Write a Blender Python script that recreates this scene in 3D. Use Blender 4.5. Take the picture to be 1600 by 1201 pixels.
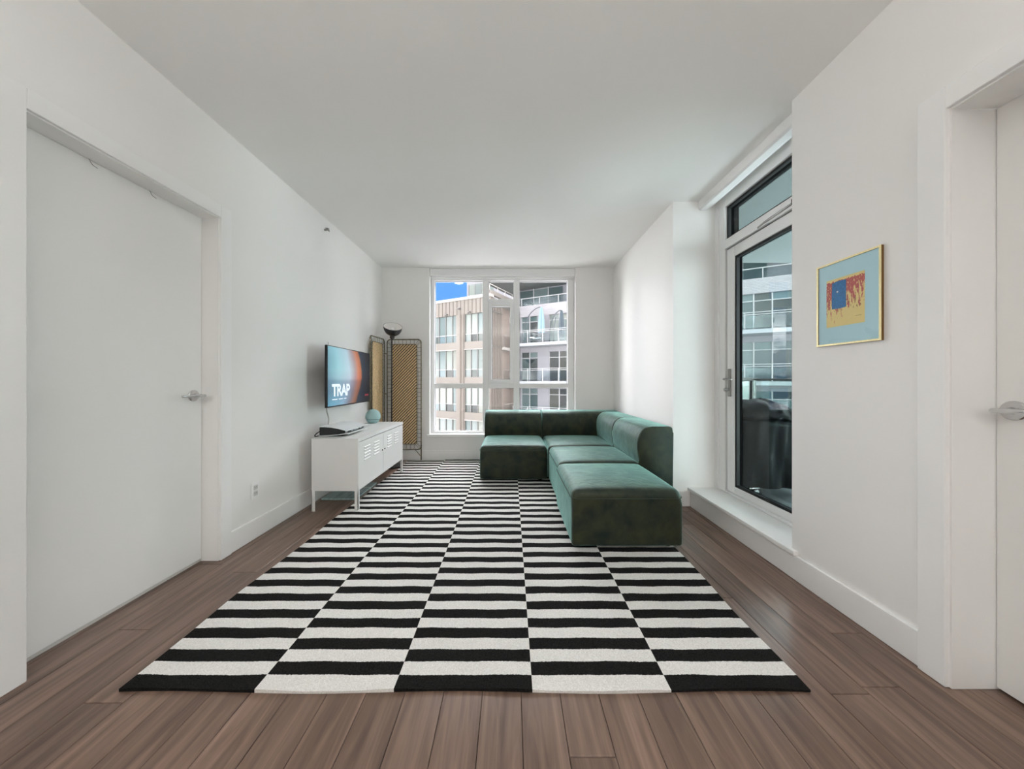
import bpy, bmesh, math, random
from mathutils import Vector, Matrix
random.seed(7)
for o in list(bpy.data.objects):
    bpy.data.objects.remove(o)
S = bpy.context.scene
COL = S.collection

# ------------------------------------------------------------------ camera
CAM_H = 1.14
cd = bpy.data.cameras.new('camera')
cam = bpy.data.objects.new('camera', cd)
COL.objects.link(cam)
cd.sensor_fit = 'HORIZONTAL'
cd.sensor_width = 36.0
cd.lens = 36.0 * 512.0 / 1600.0
cd.shift_x = 2.0 / 1600.0
cd.shift_y = -6.0 / 1600.0
cd.clip_start = 0.02
cd.clip_end = 400
cam.location = (0, 0, CAM_H)
cam.rotation_euler = (math.radians(90), 0, 0)
S.camera = cam

# ------------------------------------------------------------------ view
S.view_settings.view_transform = 'Standard'
S.view_settings.look = 'None'
S.view_settings.gamma = 1.0
S.view_settings.use_curve_mapping = False
S.view_settings.exposure = 0.2
# enough light bounces for a white room
S.cycles.max_bounces = 16
S.cycles.diffuse_bounces = 14
S.cycles.transparent_max_bounces = 24

# ------------------------------------------------------------------ sky
W = bpy.data.worlds.new('sky')
S.world = W
W.use_nodes = True
nt = W.node_tree
nt.nodes.clear()
wo = nt.nodes.new('ShaderNodeOutputWorld')
bg = nt.nodes.new('ShaderNodeBackground')
tc = nt.nodes.new('ShaderNodeTexCoord')
mp = nt.nodes.new('ShaderNodeMapping')
mp.inputs['Scale'].default_value = (2.2, 2.2, 5.0)
mp.inputs['Location'].default_value = (3.1, 0.2, 1.1)
ns = nt.nodes.new('ShaderNodeTexNoise')
ns.inputs['Scale'].default_value = 1.6
ns.inputs['Detail'].default_value = 7
rp = nt.nodes.new('ShaderNodeValToRGB')
rp.color_ramp.elements[0].position = 0.44
rp.color_ramp.elements[0].color = (0.0068, 0.021, 0.053, 1)
rp.color_ramp.elements[1].position = 0.58
rp.color_ramp.elements[1].color = (0.965, 0.96, 0.965, 1)
nt.links.new(tc.outputs['Generated'], mp.inputs['Vector'])
nt.links.new(mp.outputs['Vector'], ns.inputs['Vector'])
nt.links.new(ns.outputs['Fac'], rp.inputs['Fac'])
nt.links.new(rp.outputs['Color'], bg.inputs['Color'])
bg.inputs['Strength'].default_value = 19.5
nt.links.new(bg.outputs['Background'], wo.inputs['Surface'])

# ------------------------------------------------------------------ sun
sd = bpy.data.lights.new('sun', 'SUN')
sd.energy = 0.3
sd.angle = math.radians(6)
sd.color = (1.0, 0.86, 0.70)
sun = bpy.data.objects.new('sun', sd)
COL.objects.link(sun)
sun.rotation_euler = Vector((0.45, 0.62, -0.64)).to_track_quat('-Z', 'Y').to_euler()

# window portals (guide the sky light through the two real openings)
def portal(name, loc, rot, sx, sy):
    l = bpy.data.lights.new(name, 'AREA')
    l.shape = 'RECTANGLE'
    l.size = sx
    l.size_y = sy
    l.cycles.is_portal = True
    o = bpy.data.objects.new(name, l)
    COL.objects.link(o)
    o.location = loc
    o.rotation_euler = rot
portal('window_portal', (-0.14, 4.98, 1.5), (math.radians(-90), 0, 0), 2.0, 2.3)
portal('door_portal', (2.02, 2.44, 1.4), (0, math.radians(90), 0), 2.4, 1.0)

# added fill lamps, out of view behind the camera: ceiling discs and uplighters
FILL_W = 8.0
FILL_POS = [(-0.9, -2.6), (0.8, -2.6)]
UP_W = 33.0
UP_POS = [(-0.85, -1.15), (0.65, -1.15)]

# ================================================================== helpers
def lin(c):
    c = c / 255.0
    return c / 12.92 if c <= 0.04045 else ((c + 0.055) / 1.055) ** 2.4
def rgb(r, g, b):
    return (lin(r), lin(g), lin(b), 1.0)

def base_mat(name):
    m = bpy.data.materials.new(name)
    m.use_nodes = True
    n = m.node_tree.nodes
    b = n.get('Principled BSDF')
    return m, m.node_tree, b

def mat(name, col, rough=0.5, metal=0.0, noise=0.0, nscale=8.0, bump=0.0, bscale=60.0, spec=0.5, sheen=0.0, coat=0.0, stretch=(1, 1, 1), rnd=0.0, emit=None, estr=0.0):
    m, t, b = base_mat(name)
    b.inputs['Roughness'].default_value = rough
    b.inputs['Metallic'].default_value = metal
    b.inputs['Specular IOR Level'].default_value = spec
    b.inputs['Coat Weight'].default_value = coat
    b.inputs['Base Color'].default_value = col
    tcn = t.nodes.new('ShaderNodeTexCoord')
    mpn = t.nodes.new('ShaderNodeMapping')
    mpn.inputs['Scale'].default_value = stretch
    t.links.new(tcn.outputs['Object'], mpn.inputs['Vector'])
    src = None
    if noise > 0:
        nz = t.nodes.new('ShaderNodeTexNoise')
        nz.inputs['Scale'].default_value = nscale
        nz.inputs['Detail'].default_value = 5
        t.links.new(mpn.outputs['Vector'], nz.inputs['Vector'])
        mr = t.nodes.new('ShaderNodeMapRange')
        mr.inputs['From Min'].default_value = 0.3
        mr.inputs['From Max'].default_value = 0.7
        mr.inputs['To Min'].default_value = 1 - noise
        mr.inputs['To Max'].default_value = 1 + noise
        t.links.new(nz.outputs['Fac'], mr.inputs['Value'])
        src = mr.outputs['Result']
    if rnd > 0:
        oi = t.nodes.new('ShaderNodeObjectInfo')
        mr2 = t.nodes.new('ShaderNodeMapRange')
        mr2.inputs['To Min'].default_value = 1 - rnd
        mr2.inputs['To Max'].default_value = 1 + rnd
        t.links.new(oi.outputs['Random'], mr2.inputs['Value'])
        if src:
            mu = t.nodes.new('ShaderNodeMath')
            mu.operation = 'MULTIPLY'
            t.links.new(src, mu.inputs[0])
            t.links.new(mr2.outputs['Result'], mu.inputs[1])
            src = mu.outputs[0]
        else:
            src = mr2.outputs['Result']
    if src:
        vm = t.nodes.new('ShaderNodeVectorMath')
        vm.operation = 'SCALE'
        vm.inputs[0].default_value = col[:3]
        t.links.new(src, vm.inputs['Scale'])
        t.links.new(vm.outputs['Vector'], b.inputs['Base Color'])
    if bump > 0:
        nb = t.nodes.new('ShaderNodeTexNoise')
        nb.inputs['Scale'].default_value = bscale
        nb.inputs['Detail'].default_value = 3
        t.links.new(mpn.outputs['Vector'], nb.inputs['Vector'])
        bp = t.nodes.new('ShaderNodeBump')
        bp.inputs['Strength'].default_value = bump
        bp.inputs['Distance'].default_value = 0.01
        t.links.new(nb.outputs['Fac'], bp.inputs['Height'])
        t.links.new(bp.outputs['Normal'], b.inputs['Normal'])
    if emit:
        b.inputs['Emission Color'].default_value = emit
        b.inputs['Emission Strength'].default_value = estr
    return m

def glass_mat(name, tint=(0.98, 0.98, 0.98, 1), refl=1.0):
    m = bpy.data.materials.new(name)
    m.use_nodes = True
    t = m.node_tree
    t.nodes.clear()
    out = t.nodes.new('ShaderNodeOutputMaterial')
    tr = t.nodes.new('ShaderNodeBsdfTransparent')
    tr.inputs['Color'].default_value = tint
    gl = t.nodes.new('ShaderNodeBsdfGlossy')
    gl.inputs['Roughness'].default_value = 0.0
    fr = t.nodes.new('ShaderNodeLayerWeight')
    fr.inputs['Blend'].default_value = 0.5
    pw_ = t.nodes.new('ShaderNodeMath')
    pw_.operation = 'POWER'
    pw_.inputs[1].default_value = 5.0
    ml = t.nodes.new('ShaderNodeMath')
    ml.operation = 'MULTIPLY_ADD'
    ml.inputs[1].default_value = 0.9
    ml.inputs[2].default_value = 0.035 * refl
    mx = t.nodes.new('ShaderNodeMixShader')
    t.links.new(fr.outputs['Facing'], pw_.inputs[0])
    t.links.new(pw_.outputs[0], ml.inputs[0])
    t.links.new(ml.outputs[0], mx.inputs['Fac'])
    t.links.new(tr.outputs['BSDF'], mx.inputs[1])
    t.links.new(gl.outputs['BSDF'], mx.inputs[2])
    t.links.new(mx.outputs['Shader'], out.inputs['Surface'])
    return m

def mesh_from(bm, name, m=None, smooth=False):
    bmesh.ops.recalc_face_normals(bm, faces=bm.faces[:])
    me = bpy.data.meshes.new(name)
    bm.to_mesh(me)
    bm.free()
    if m:
        me.materials.append(m)
    if smooth:
        for p in me.polygons:
            p.use_smooth = True
    return me

def obj(name, bm, m, parent=None, smooth=False, auto=None, loc=None):
    me = mesh_from(bm, name, m, smooth or auto is not None)
    o = bpy.data.objects.new(name, me)
    COL.objects.link(o)
    if auto is not None:
        me.set_sharp_from_angle(angle=math.radians(auto))
    if parent:
        o.parent = parent
    if loc is not None:
        o.location = loc
    return o

def tag(o, label, cat, group=None):
    o['label'] = label
    o['category'] = cat
    if group:
        o['group'] = group
    return o

def structure(o):
    o['kind'] = 'structure'
    return o

def thing(name, label, cat, loc=(0, 0, 0), rz=0, group=None):
    o = bpy.data.objects.new(name, None)
    COL.objects.link(o)
    o.empty_display_size = 0.1
    o.location = loc
    o.rotation_euler = (0, 0, rz)
    return tag(o, label, cat, group)

def sempty(name, loc=(0, 0, 0), rz=0):
    o = bpy.data.objects.new(name, None)
    COL.objects.link(o)
    o.location = loc
    o.rotation_euler = (0, 0, rz)
    o['kind'] = 'structure'
    return o

def box(bm, x0, x1, y0, y1, z0, z1, bev=0.0, seg=2):
    r = bmesh.ops.create_cube(bm, size=1.0)
    vs = r['verts']
    for v in vs:
        v.co = Vector(((x0 + x1) / 2 + v.co.x * (x1 - x0), (y0 + y1) / 2 + v.co.y * (y1 - y0), (z0 + z1) / 2 + v.co.z * (z1 - z0)))
    if bev > 0:
        es = list({e for v in vs for e in v.link_edges})
        bmesh.ops.bevel(bm, geom=es, offset=bev, segments=seg, affect='EDGES', profile=0.5)
    return bm

def B(*boxes, bev=0.0):
    bm = bmesh.new()
    for b in boxes:
        box(bm, *b, bev=bev)
    return bm

def tube(bm, pts, r, n=8, closed=False, cap=True):
    pts = [Vector(p) for p in pts]
    k = len(pts)
    rs = r if isinstance(r, (list, tuple)) else [r] * k
    rings = []
    prev = None
    for i, p in enumerate(pts):
        if closed:
            tan = (pts[(i + 1) % k] - pts[i - 1]).normalized()
        else:
            a = pts[max(i - 1, 0)]
            c = pts[min(i + 1, k - 1)]
            tan = (c - a).normalized()
        ref = prev if prev is not None else (Vector((0, 0, 1)) if abs(tan.z) < 0.9 else Vector((1, 0, 0)))
        u = (ref - tan * ref.dot(tan))
        if u.length < 1e-5:
            u = tan.orthogonal()
        u.normalize()
        prev = u
        w = tan.cross(u)
        rings.append([bm.verts.new(p + (u * math.cos(2 * math.pi * j / n) + w * math.sin(2 * math.pi * j / n)) * rs[i]) for j in range(n)])
    m = k if closed else k - 1
    for i in range(m):
        a, c = rings[i], rings[(i + 1) % k]
        for j in range(n):
            bm.faces.new((a[j], a[(j + 1) % n], c[(j + 1) % n], c[j]))
    if cap and not closed:
        bm.faces.new(rings[0][::-1])
        bm.faces.new(rings[-1])
    return bm

def lathe(bm, prof, n=32, mtx=None):
    rings = []
    for r, z in prof:
        if r < 1e-6:
            rings.append([bm.verts.new((0, 0, z))])
        else:
            rings.append([bm.verts.new((r * math.cos(2 * math.pi * j / n), r * math.sin(2 * math.pi * j / n), z)) for j in range(n)])
    for a, c in zip(rings[:-1], rings[1:]):
        for j in range(n):
            jn = (j + 1) % n
            if len(a) == 1 and len(c) == 1:
                continue
            if len(a) == 1:
                bm.faces.new((a[0], c[j], c[jn]))
            elif len(c) == 1:
                bm.faces.new((a[j], a[jn], c[0]))
            else:
                bm.faces.new((a[j], a[jn], c[jn], c[j]))
    if mtx is not None:
        vs = [v for ring in rings for v in ring]
        bmesh.ops.transform(bm, matrix=mtx, verts=vs)
    return bm

def prism(bm, poly, axis, a, b):
    """extrude a 2D polygon; axis 'x': poly=(y,z), 'y': poly=(x,z), 'z': poly=(x,y)"""
    def P(p, t):
        return {'x': (t, p[0], p[1]), 'y': (p[0], t, p[1]), 'z': (p[0], p[1], t)}[axis]
    v0 = [bm.verts.new(P(p, a)) for p in poly]
    v1 = [bm.verts.new(P(p, b)) for p in poly]
    n = len(poly)
    bm.faces.new(v0)
    bm.faces.new(v1[::-1])
    for i in range(n):
        bm.faces.new((v0[i], v0[(i + 1) % n], v1[(i + 1) % n], v1[i]))
    return bm

def rbox(x0, x1, y0, y1, z0, z1, r, n=10, crown=0.0, wob=0.0, rb=None):
    """soft rounded box: a cube grid whose points are clamped to an inner box and pushed out by the radius"""
    bm = bmesh.new()
    bmesh.ops.create_cube(bm, size=2.0)
    bmesh.ops.subdivide_edges(bm, edges=bm.edges[:], cuts=n, use_grid_fill=True)
    hx, hy, hz = (x1 - x0) / 2, (y1 - y0) / 2, (z1 - z0) / 2
    c = Vector(((x0 + x1) / 2, (y0 + y1) / 2, (z0 + z1) / 2))
    for v in bm.verts:
        # crowd grid lines towards the edges so that the rounding is smooth
        g = [math.copysign(1 - (1 - abs(t)) ** 1.8, t) for t in v.co]
        p = Vector((g[0] * hx, g[1] * hy, g[2] * hz))
        rr = r if rb is None else rb + (r - rb) * min(1.0, max(0.0, (p.z - (hz - 0.095)) / 0.06))
        q = Vector((max(-hx + rr, min(hx - rr, p.x)), max(-hy + rr, min(hy - rr, p.y)), max(-hz + rr, min(hz - rr, p.z))))
        d = p - q
        if d.length > 1e-9:
            p = q + d.normalized() * rr
        fx, fy, fz = p.x / hx, p.y / hy, p.z / hz
        if crown and fz > 0:
            p.z += crown * (1 - fx ** 2) ** 0.5 * (1 - fy ** 2) ** 0.5 * fz if abs(fx) < 1 and abs(fy) < 1 else 0
        if wob:
            p.x += wob * (1 - fz * fz) * math.sin(7 * p.y + 3 * p.z) * (abs(fx) > 0.8)
            p.y += wob * (1 - fz * fz) * math.sin(6 * p.x + 4 * p.z) * (abs(fy) > 0.8)
        v.co = c + p
    return bm

CUBES = {}
def cube_mesh(m):
    if m.name not in CUBES:
        CUBES[m.name] = mesh_from(B((-.5, .5, -.5, .5, -.5, .5)), 'block_' + m.name, m)
    return CUBES[m.name]

def piece(name, m, parent, x0, x1, y0, y1, z0, z1):
    """a box that shares one unit mesh per material"""
    o = bpy.data.objects.new(name, cube_mesh(m))
    COL.objects.link(o)
    o.parent = parent
    o.location = ((x0 + x1) / 2, (y0 + y1) / 2, (z0 + z1) / 2)
    o.scale = (x1 - x0, y1 - y0, z1 - z0)
    return o

def flat_text(name, body, m, parent, width, height, mtx, bold=0.0):
    c = bpy.data.curves.new(name, 'FONT')
    c.body = body
    c.size = 1.0
    c.offset = bold
    c.space_character = 0.92
    o = bpy.data.objects.new(name + '_src', c)
    COL.objects.link(o)
    dg = bpy.context.evaluated_depsgraph_get()
    me = bpy.data.meshes.new_from_object(o.evaluated_get(dg))
    bpy.data.objects.remove(o)
    xs = [v.co.x for v in me.vertices]
    ys = [v.co.y for v in me.vertices]
    sx = width / (max(xs) - min(xs))
    sy = height / (max(ys) - min(ys))
    x0, y0 = min(xs), min(ys)
    for v in me.vertices:
        v.co = mtx @ Vector(((v.co.x - x0) * sx, (v.co.y - y0) * sy, 0))
    me.materials.clear()
    me.materials.append(m)
    me.name = name
    r = bpy.data.objects.new(name, me)
    COL.objects.link(r)
    r.parent = parent
    return r

# ================================================================== materials
M_wall = mat('wall_paint', rgb(238, 237, 235), 0.55, bump=0.03, bscale=220)
M_ceil = mat('ceiling_paint', rgb(238, 238, 236), 0.8, bump=0.03, bscale=200)
M_trim = mat('trim_paint', rgb(240, 240, 239), 0.35)
M_door = mat('door_paint', rgb(236, 236, 234), 0.4)
M_vinyl = mat('white_vinyl', rgb(236, 236, 236), 0.3)
M_chrome = mat('satin_chrome', rgb(205, 205, 205), 0.18, metal=1.0)
M_nickel = mat('brushed_nickel', rgb(150, 148, 145), 0.35, metal=1.0)
M_black = mat('black_plastic', rgb(14, 15, 17), 0.35)
M_gasket = mat('black_gasket', rgb(12, 12, 13), 0.6)
M_white = mat('white_enamel', rgb(232, 232, 230), 0.3)
M_glass = glass_mat('window_glass')
M_glass_d = glass_mat('door_glass', (0.70, 0.765, 0.76, 1), 0.6)

# ================================================================== room
XL, XRN, XRF = -1.853, 1.635, 1.475       # left wall, right wall near, right wall far
YB, YF = 4.707, -3.6                      # back wall, wall behind the camera
YC = 2.977                                # return of the far right wall
YN = 1.905                                # end of the near right wall
ZC = 2.765

# floor planks --------------------------------------------------------
def plank_material():
    m, t, b = base_mat('walnut_plank')
    N, L = t.nodes, t.links
    tcn = N.new('ShaderNodeTexCoord')
    oi = N.new('ShaderNodeObjectInfo')
    add = N.new('ShaderNodeVectorMath')
    add.operation = 'MULTIPLY_ADD'
    cmb = N.new('ShaderNodeCombineXYZ')
    for i in range(3):
        L.new(oi.outputs['Random'], cmb.inputs[i])
    add.inputs[1].default_value = (37.0, 53.0, 11.0)
    L.new(cmb.outputs[0], add.inputs[0])
    L.new(tcn.outputs['Object'], add.inputs[2])
    def noise(scale, st, det=6, dist=0.0):
        mp_ = N.new('ShaderNodeMapping')
        mp_.inputs['Scale'].default_value = st
        L.new(add.outputs[0], mp_.inputs['Vector'])
        n_ = N.new('ShaderNodeTexNoise')
        n_.inputs['Scale'].default_value = scale
        n_.inputs['Detail'].default_value = det
        n_.inputs['Distortion'].default_value = dist
        L.new(mp_.outputs[0], n_.inputs['Vector'])
        return n_
    g1 = noise(3.2, (9, 0.6, 1), 5, 0.9)      # long grain
    g2 = noise(40, (9, 0.25, 1), 3)          # fine pores
    g3 = noise(2.2, (2.5, 0.8, 1), 3)        # broad tone
    rp1 = N.new('ShaderNodeValToRGB')
    e = rp1.color_ramp.elements
    e[0].position = 0.28
    e[0].color = rgb(88, 69, 58)
    e[1].position = 0.75
    e[1].color = rgb(138, 114, 100)
    x = e.new(0.5)
    x.color = rgb(114, 92, 79)
    L.new(g1.outputs['Fac'], rp1.inputs['Fac'])
    def mul(src, node, lo, hi, f0=0.3, f1=0.7, out='Fac'):
        mr = N.new('ShaderNodeMapRange')
        mr.inputs['From Min'].default_value = f0
        mr.inputs['From Max'].default_value = f1
        mr.inputs['To Min'].default_value = lo
        mr.inputs['To Max'].default_value = hi
        L.new(node.outputs[out], mr.inputs['Value'])
        v = N.new('ShaderNodeVectorMath')
        v.operation = 'SCALE'
        L.new(src, v.inputs[0])
        L.new(mr.outputs['Result'], v.inputs['Scale'])
        return v.outputs['Vector']
    c = mul(rp1.outputs['Color'], g2, 0.92, 1.06)
    c = mul(c, g3, 0.86, 1.12)
    c = mul(c, oi, 0.88, 1.12, 0.0, 1.0, 'Random')
    L.new(c, b.inputs['Base Color'])
    b.inputs['Roughness'].default_value = 0.29
    b.inputs['Specular IOR Level'].default_value = 0.5
    bp = N.new('ShaderNodeBump')
    bp.inputs['Strength'].default_value = 0.12
    bp.inputs['Distance'].default_value = 0.002
    L.new(g2.outputs['Fac'], bp.inputs['Height'])
    L.new(bp.outputs['Normal'], b.inputs['Normal'])
    return m
M_plank = plank_material()
M_sub = mat('floor_joint', rgb(34, 26, 22), 0.8)
floor = structure(obj('floor', B((-2.1, 2.05, YF, YB + 0.1, -0.06, -0.004)), M_sub))
PW = 0.141
pl_cache = {}
def plank(x0, x1, y0, y1):
    w, l = round(x1 - x0, 4), round(y1 - y0, 3)
    k = (w, l)
    if k not in pl_cache:
        bm = bmesh.new()
        g = 0.0009
        box(bm, -w / 2 + g, w / 2 - g, -l / 2 + g, l / 2 - g, -0.008, 0.0)
        top = [e for e in bm.edges if all(v.co.z > -0.001 for v in e.verts)]
        bmesh.ops.bevel(bm, geom=top, offset=0.0012, segments=1, affect='EDGES')
        pl_cache[k] = mesh_from(bm, 'plank', M_plank)
    o = bpy.data.objects.new('plank', pl_cache[k])
    COL.objects.link(o)
    o.parent = floor
    o.location = ((x0 + x1) / 2, (y0 + y1) / 2, 0.0)
k0 = int(math.floor((-2.06 - 0.0376) / PW))
k1 = int(math.ceil((1.95 - 0.0376) / PW))
fixed = {1: 0.9935, 8: 1.1925, 6: 1.85, 10: 1.48, 9: 2.6, 7: 3.1, -13: 1.50, -11: 1.16, -12: 1.95}
for k in range(k0, k1):
    x0 = 0.0376 + PW * k
    y = fixed.get(k, random.uniform(0.2, 1.5)) if k in fixed else (random.choice([-0.1, 0.3, 0.5, 2.0, 1.75]) + random.uniform(-0.12, 0.12))
    while y > YF:
        y -= 1.38
    while y < YB - 0.02:
        a, c = max(y, YF), min(y + 1.38, YB)
        if c - a > 0.03 and c > 0.3:
            plank(x0, x0 + PW, a, c)
        elif c - a > 0.03:
            plank(x0, x0 + PW, a, c)
        y += 1.38

# ceiling and walls ----------------------------------------------------
structure(obj('ceiling', B((-2.3, 1.975, YF - 0.15, YB + 0.3, ZC, ZC + 0.2)), M_ceil))
LD0, LD1, LDZ = 1.236, 2.082, 2.178       # left door opening
RD0, RD1, RDZ = 0.36, 1.222, 2.155        # right door opening
structure(obj('wall_left', B((XL - 0.16, XL, YF, LD0, -0.02, ZC), (XL - 0.16, XL, LD1, YB + 0.3, -0.02, ZC),
                             (XL - 0.16, XL, LD0, LD1, LDZ, ZC)), M_wall))
WX0, WX1, WZ0, WZ1 = -1.168, 0.929, 0.336, 2.752
structure(obj('wall_back', B((XL, WX0, YB, YB + 0.3, -0.02, ZC), (WX1, XRF + 0.1, YB, YB + 0.3, -0.02, ZC),
                             (WX0, WX1, YB, YB + 0.3, -0.02, WZ0), (WX0, WX1, YB, YB + 0.3, WZ1, ZC)), M_wall))
structure(obj('wall_right', B((XRN, XRN + 0.22, YF, RD0, -0.02, ZC), (XRN, XRN + 0.22, RD1, YN, -0.02, ZC),
                              (XRN, XRN + 0.22, RD0, RD1, RDZ, ZC),
                              (XRN + 0.20, XRN + 0.40, YN - 0.12, YN, -0.02, ZC)), M_wall))
structure(obj('wall_right_far', B((XRF, XRF + 0.52, YC, YB + 0.3, -0.02, ZC)), M_wall))
structure(obj('wall_exterior', B((1.996, 2.02, YC, YB + 0.3, -0.02, 2.795)), mat('exterior_panel', rgb(52, 50, 48), 0.7)))
structure(obj('wall_front', B((XL - 0.16, XRN + 0.22, YF - 0.15, YF, -0.02, ZC)), M_wall))

# baseboards -------------------------------------------------------------
BH, BT = 0.143, 0.013
def baseboard(name, x0, x1, y0, y1):
    bm = bmesh.new()
    box(bm, x0, x1, y0, y1, 0.0015, BH, bev=0.0025, seg=1)
    return structure(obj(name, bm, M_trim))
baseboard('baseboard_left', XL, XL + BT, LD1 + 0.072, YB)
baseboard('baseboard_left_near', XL, XL + BT, YF, LD0 - 0.072)
baseboard('baseboard_back', XL + BT, XRF, YB - BT, YB)
baseboard('baseboard_right_far', XRF - BT, XRF, YC - BT, YB - BT)
baseboard('baseboard_return', XRF, XRN - BT, YC - BT, YC)
baseboard('baseboard_right', XRN - BT, XRN, RD1 + 0.078, YC - BT)
# door casings -----------------------------------------------------------
def casing(name, X, sgn, y0, y1, z1, w=0.072, t=0.02, deep=0.16, slab=0.115):
    """flat casing on three sides with the jamb lining behind it; sgn = direction out of the wall"""
    bm = bmesh.new()
    a, b_ = sorted((X, X + sgn * t))
    box(bm, a, b_, y1 - 0.006, y1 + w, 0.0015, z1 + w, bev=0.002, seg=1)
    box(bm, a, b_, y0 - w, y0 + 0.006, 0.0015, z1 + w, bev=0.002, seg=1)
    box(bm, a, b_, y0 + 0.006, y1 - 0.006, z1 - 0.006, z1 + w, bev=0.002, seg=1)
    c, d = sorted((X + sgn * 0.006, X - sgn * deep))
    box(bm, c, d, y1 - 0.012, y1 + 0.001, 0.0015, z1)
    box(bm, c, d, y0 - 0.001, y0 + 0.012, 0.0015, z1)
    box(bm, c, d, y0 + 0.012, y1 - 0.012, z1 - 0.012, z1 + 0.001)
    return structure(obj(name, bm, M_trim))
casing('trim_1', XL, 1, LD0, LD1, LDZ)
casing('trim_2', XRN, -1, RD0, RD1, RDZ, w=0.078, t=0.023, deep=0.22)

def lever(parent, X, sgn, y, z, hy):
    """round rose with a slim straight lever; sgn = out of the door, hy = direction of the lever"""
    h = bpy.data.objects.new('handle', None)
    bm = bmesh.new()
    rot = Matrix.Translation((X, y, z)) @ Matrix.Rotation(math.radians(90) * sgn, 4, 'Y')
    lathe(bm, [(0, 0.0), (0.0345, 0.0), (0.0345, 0.005), (0.031, 0.009), (0.013, 0.0105), (0.0115, 0.014), (0.0105, 0.05), (0, 0.05)], 32, rot)
    bm2 = bmesh.new()
    xo = X + sgn * 0.056
    tube(bm2, [(xo, y - hy * 0.022, z), (xo, y - hy * 0.018, z), (xo, y + hy * 0.06, z + 0.0005), (xo - sgn * 0.003, y + hy * 0.118, z), (xo - sgn * 0.004, y + hy * 0.122, z)],
         [0.006, 0.0085, 0.008, 0.0068, 0.004], 12)
    COL.objects.link(h)
    bpy.data.objects.remove(h)
    r = obj('handle_rose', bm, M_chrome, parent, auto=40)
    l = obj('handle_lever', bm2, M_chrome, r, auto=40)
    return r

# door 1 (left) ------------------------------------------------------------
d1o = sempty('door_1')
bm = bmesh.new()
SX = -1.95
box(bm, SX - 0.04, SX, LD0 + 0.0135, LD1 - 0.0145, 0.021, LDZ - 0.0145, bev=0.0015, seg=1)
obj('door_leaf', bm, M_door, d1o)
obj('light_leak_strip', B((SX - 0.036, SX - 0.006, LD0 + 0.014, LD1 - 0.015, 0.003, 0.0205)), mat('light_leak_grey', rgb(205, 203, 198), 0.6), d1o)  # pale strip stands in for light leaking under the door
lever(d1o, SX, 1, 2.012, 1.048, -1)
# two thin straps hooked over the top of the left door
for i, yy in enumerate((1.515, 1.77)):
    h = obj('over_door_hook', tube(bmesh.new(), [(SX - 0.005, yy, LDZ - 0.0142), (SX + 0.002, yy, LDZ - 0.0142), (SX + 0.003, yy + 0.002, LDZ - 0.022), (SX + 0.003, yy + 0.012, LDZ - 0.034), (SX + 0.003, yy + 0.03, LDZ - 0.038)], 0.0012, 6), M_nickel)
    tag(h, 'thin wire hook end hanging over the top edge of the white door', 'hook', 'over-door hooks')
# door 2 (right) --------------------------------------------------------------
d2o = sempty('door_2')
bm = bmesh.new()
SX2 = 1.79
box(bm, SX2, SX2 + 0.04, RD0 + 0.0135, RD1 - 0.0145, 0.012, RDZ - 0.0145, bev=0.0015, seg=1)
obj('door_leaf', bm, M_door, d2o)
lever(d2o, SX2, -1, 1.163, 1.033, -1)
obj('door_stop', B((SX2 + 0.041, SX2 + 0.055, RD0 + 0.012, RD1 - 0.012, 0.001, 0.02)), M_trim, d2o)

# ledge below the balcony door ------------------------------------------------
bm = bmesh.new()
box(bm, 1.605, 1.93, YN + 0.0005, YC - 0.001, 0.1445, 0.172, bev=0.004)
box(bm, 1.605, XRN - 0.0005, YN - 0.045, YN + 0.012, 0.1445, 0.1715, bev=0.004)
structure(obj('trim_3', bm, M_trim, auto=40))
structure(obj('wall_ledge', B((XRN, 1.95, YN, YC, -0.02, 0.144)), M_wall))

# ------------------------------------------------------------------ back window
win = sempty('window_1', (0, 0, 0))
K = 0.009375
def wx(px): return (px - 798) * K
def wz(py): return CAM_H + (594.5 - py) * K
fy0, fy1 = 4.80, 4.90
gl, gr, gt, gb = wx(678.7), wx(887), wz(438), wz(673.5)
m1a, m1b, m2a, m2b = wx(754.2), wx(763.5), wx(802.7), wx(811.6)
r0, r1 = wz(606), wz(599.3)
fr = bmesh.new()
E = 0.004
box(fr, WX0 + 0.002, gl, fy0, fy1, WZ0 + 0.002, WZ1 - 0.004, bev=E, seg=1)
box(fr, gr, WX1 - 0.002, fy0, fy1, WZ0 + 0.002, WZ1 - 0.004, bev=E, seg=1)
box(fr, gl, gr, fy0, fy1, gt, WZ1 - 0.004, bev=E, seg=1)
box(fr, gl, gr, fy0, fy1, WZ0 + 0.002, gb, bev=E, seg=1)
obj('window_frame', fr, M_vinyl, win)
for a, c in ((m1a, m1b), (m2a, m2b)):
    obj('mullion', box(bmesh.new(), a, c, fy0 + 0.002, fy1 - 0.002, gb, gt, bev=E, seg=1), M_vinyl, win)
for a, c in ((gl, m1a), (m1b, m2a), (m2b, gr)):
    obj('rail', box(bmesh.new(), a, c, fy0 + 0.004, fy1 - 0.004, r0, r1, bev=E, seg=1), M_vinyl, win)
zt = wz(466.7)
obj('rail', box(bmesh.new(), m1b, m2a, fy0 + 0.004, fy1 - 0.004, zt - 0.045, zt, bev=E, seg=1), M_vinyl, win)
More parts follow.
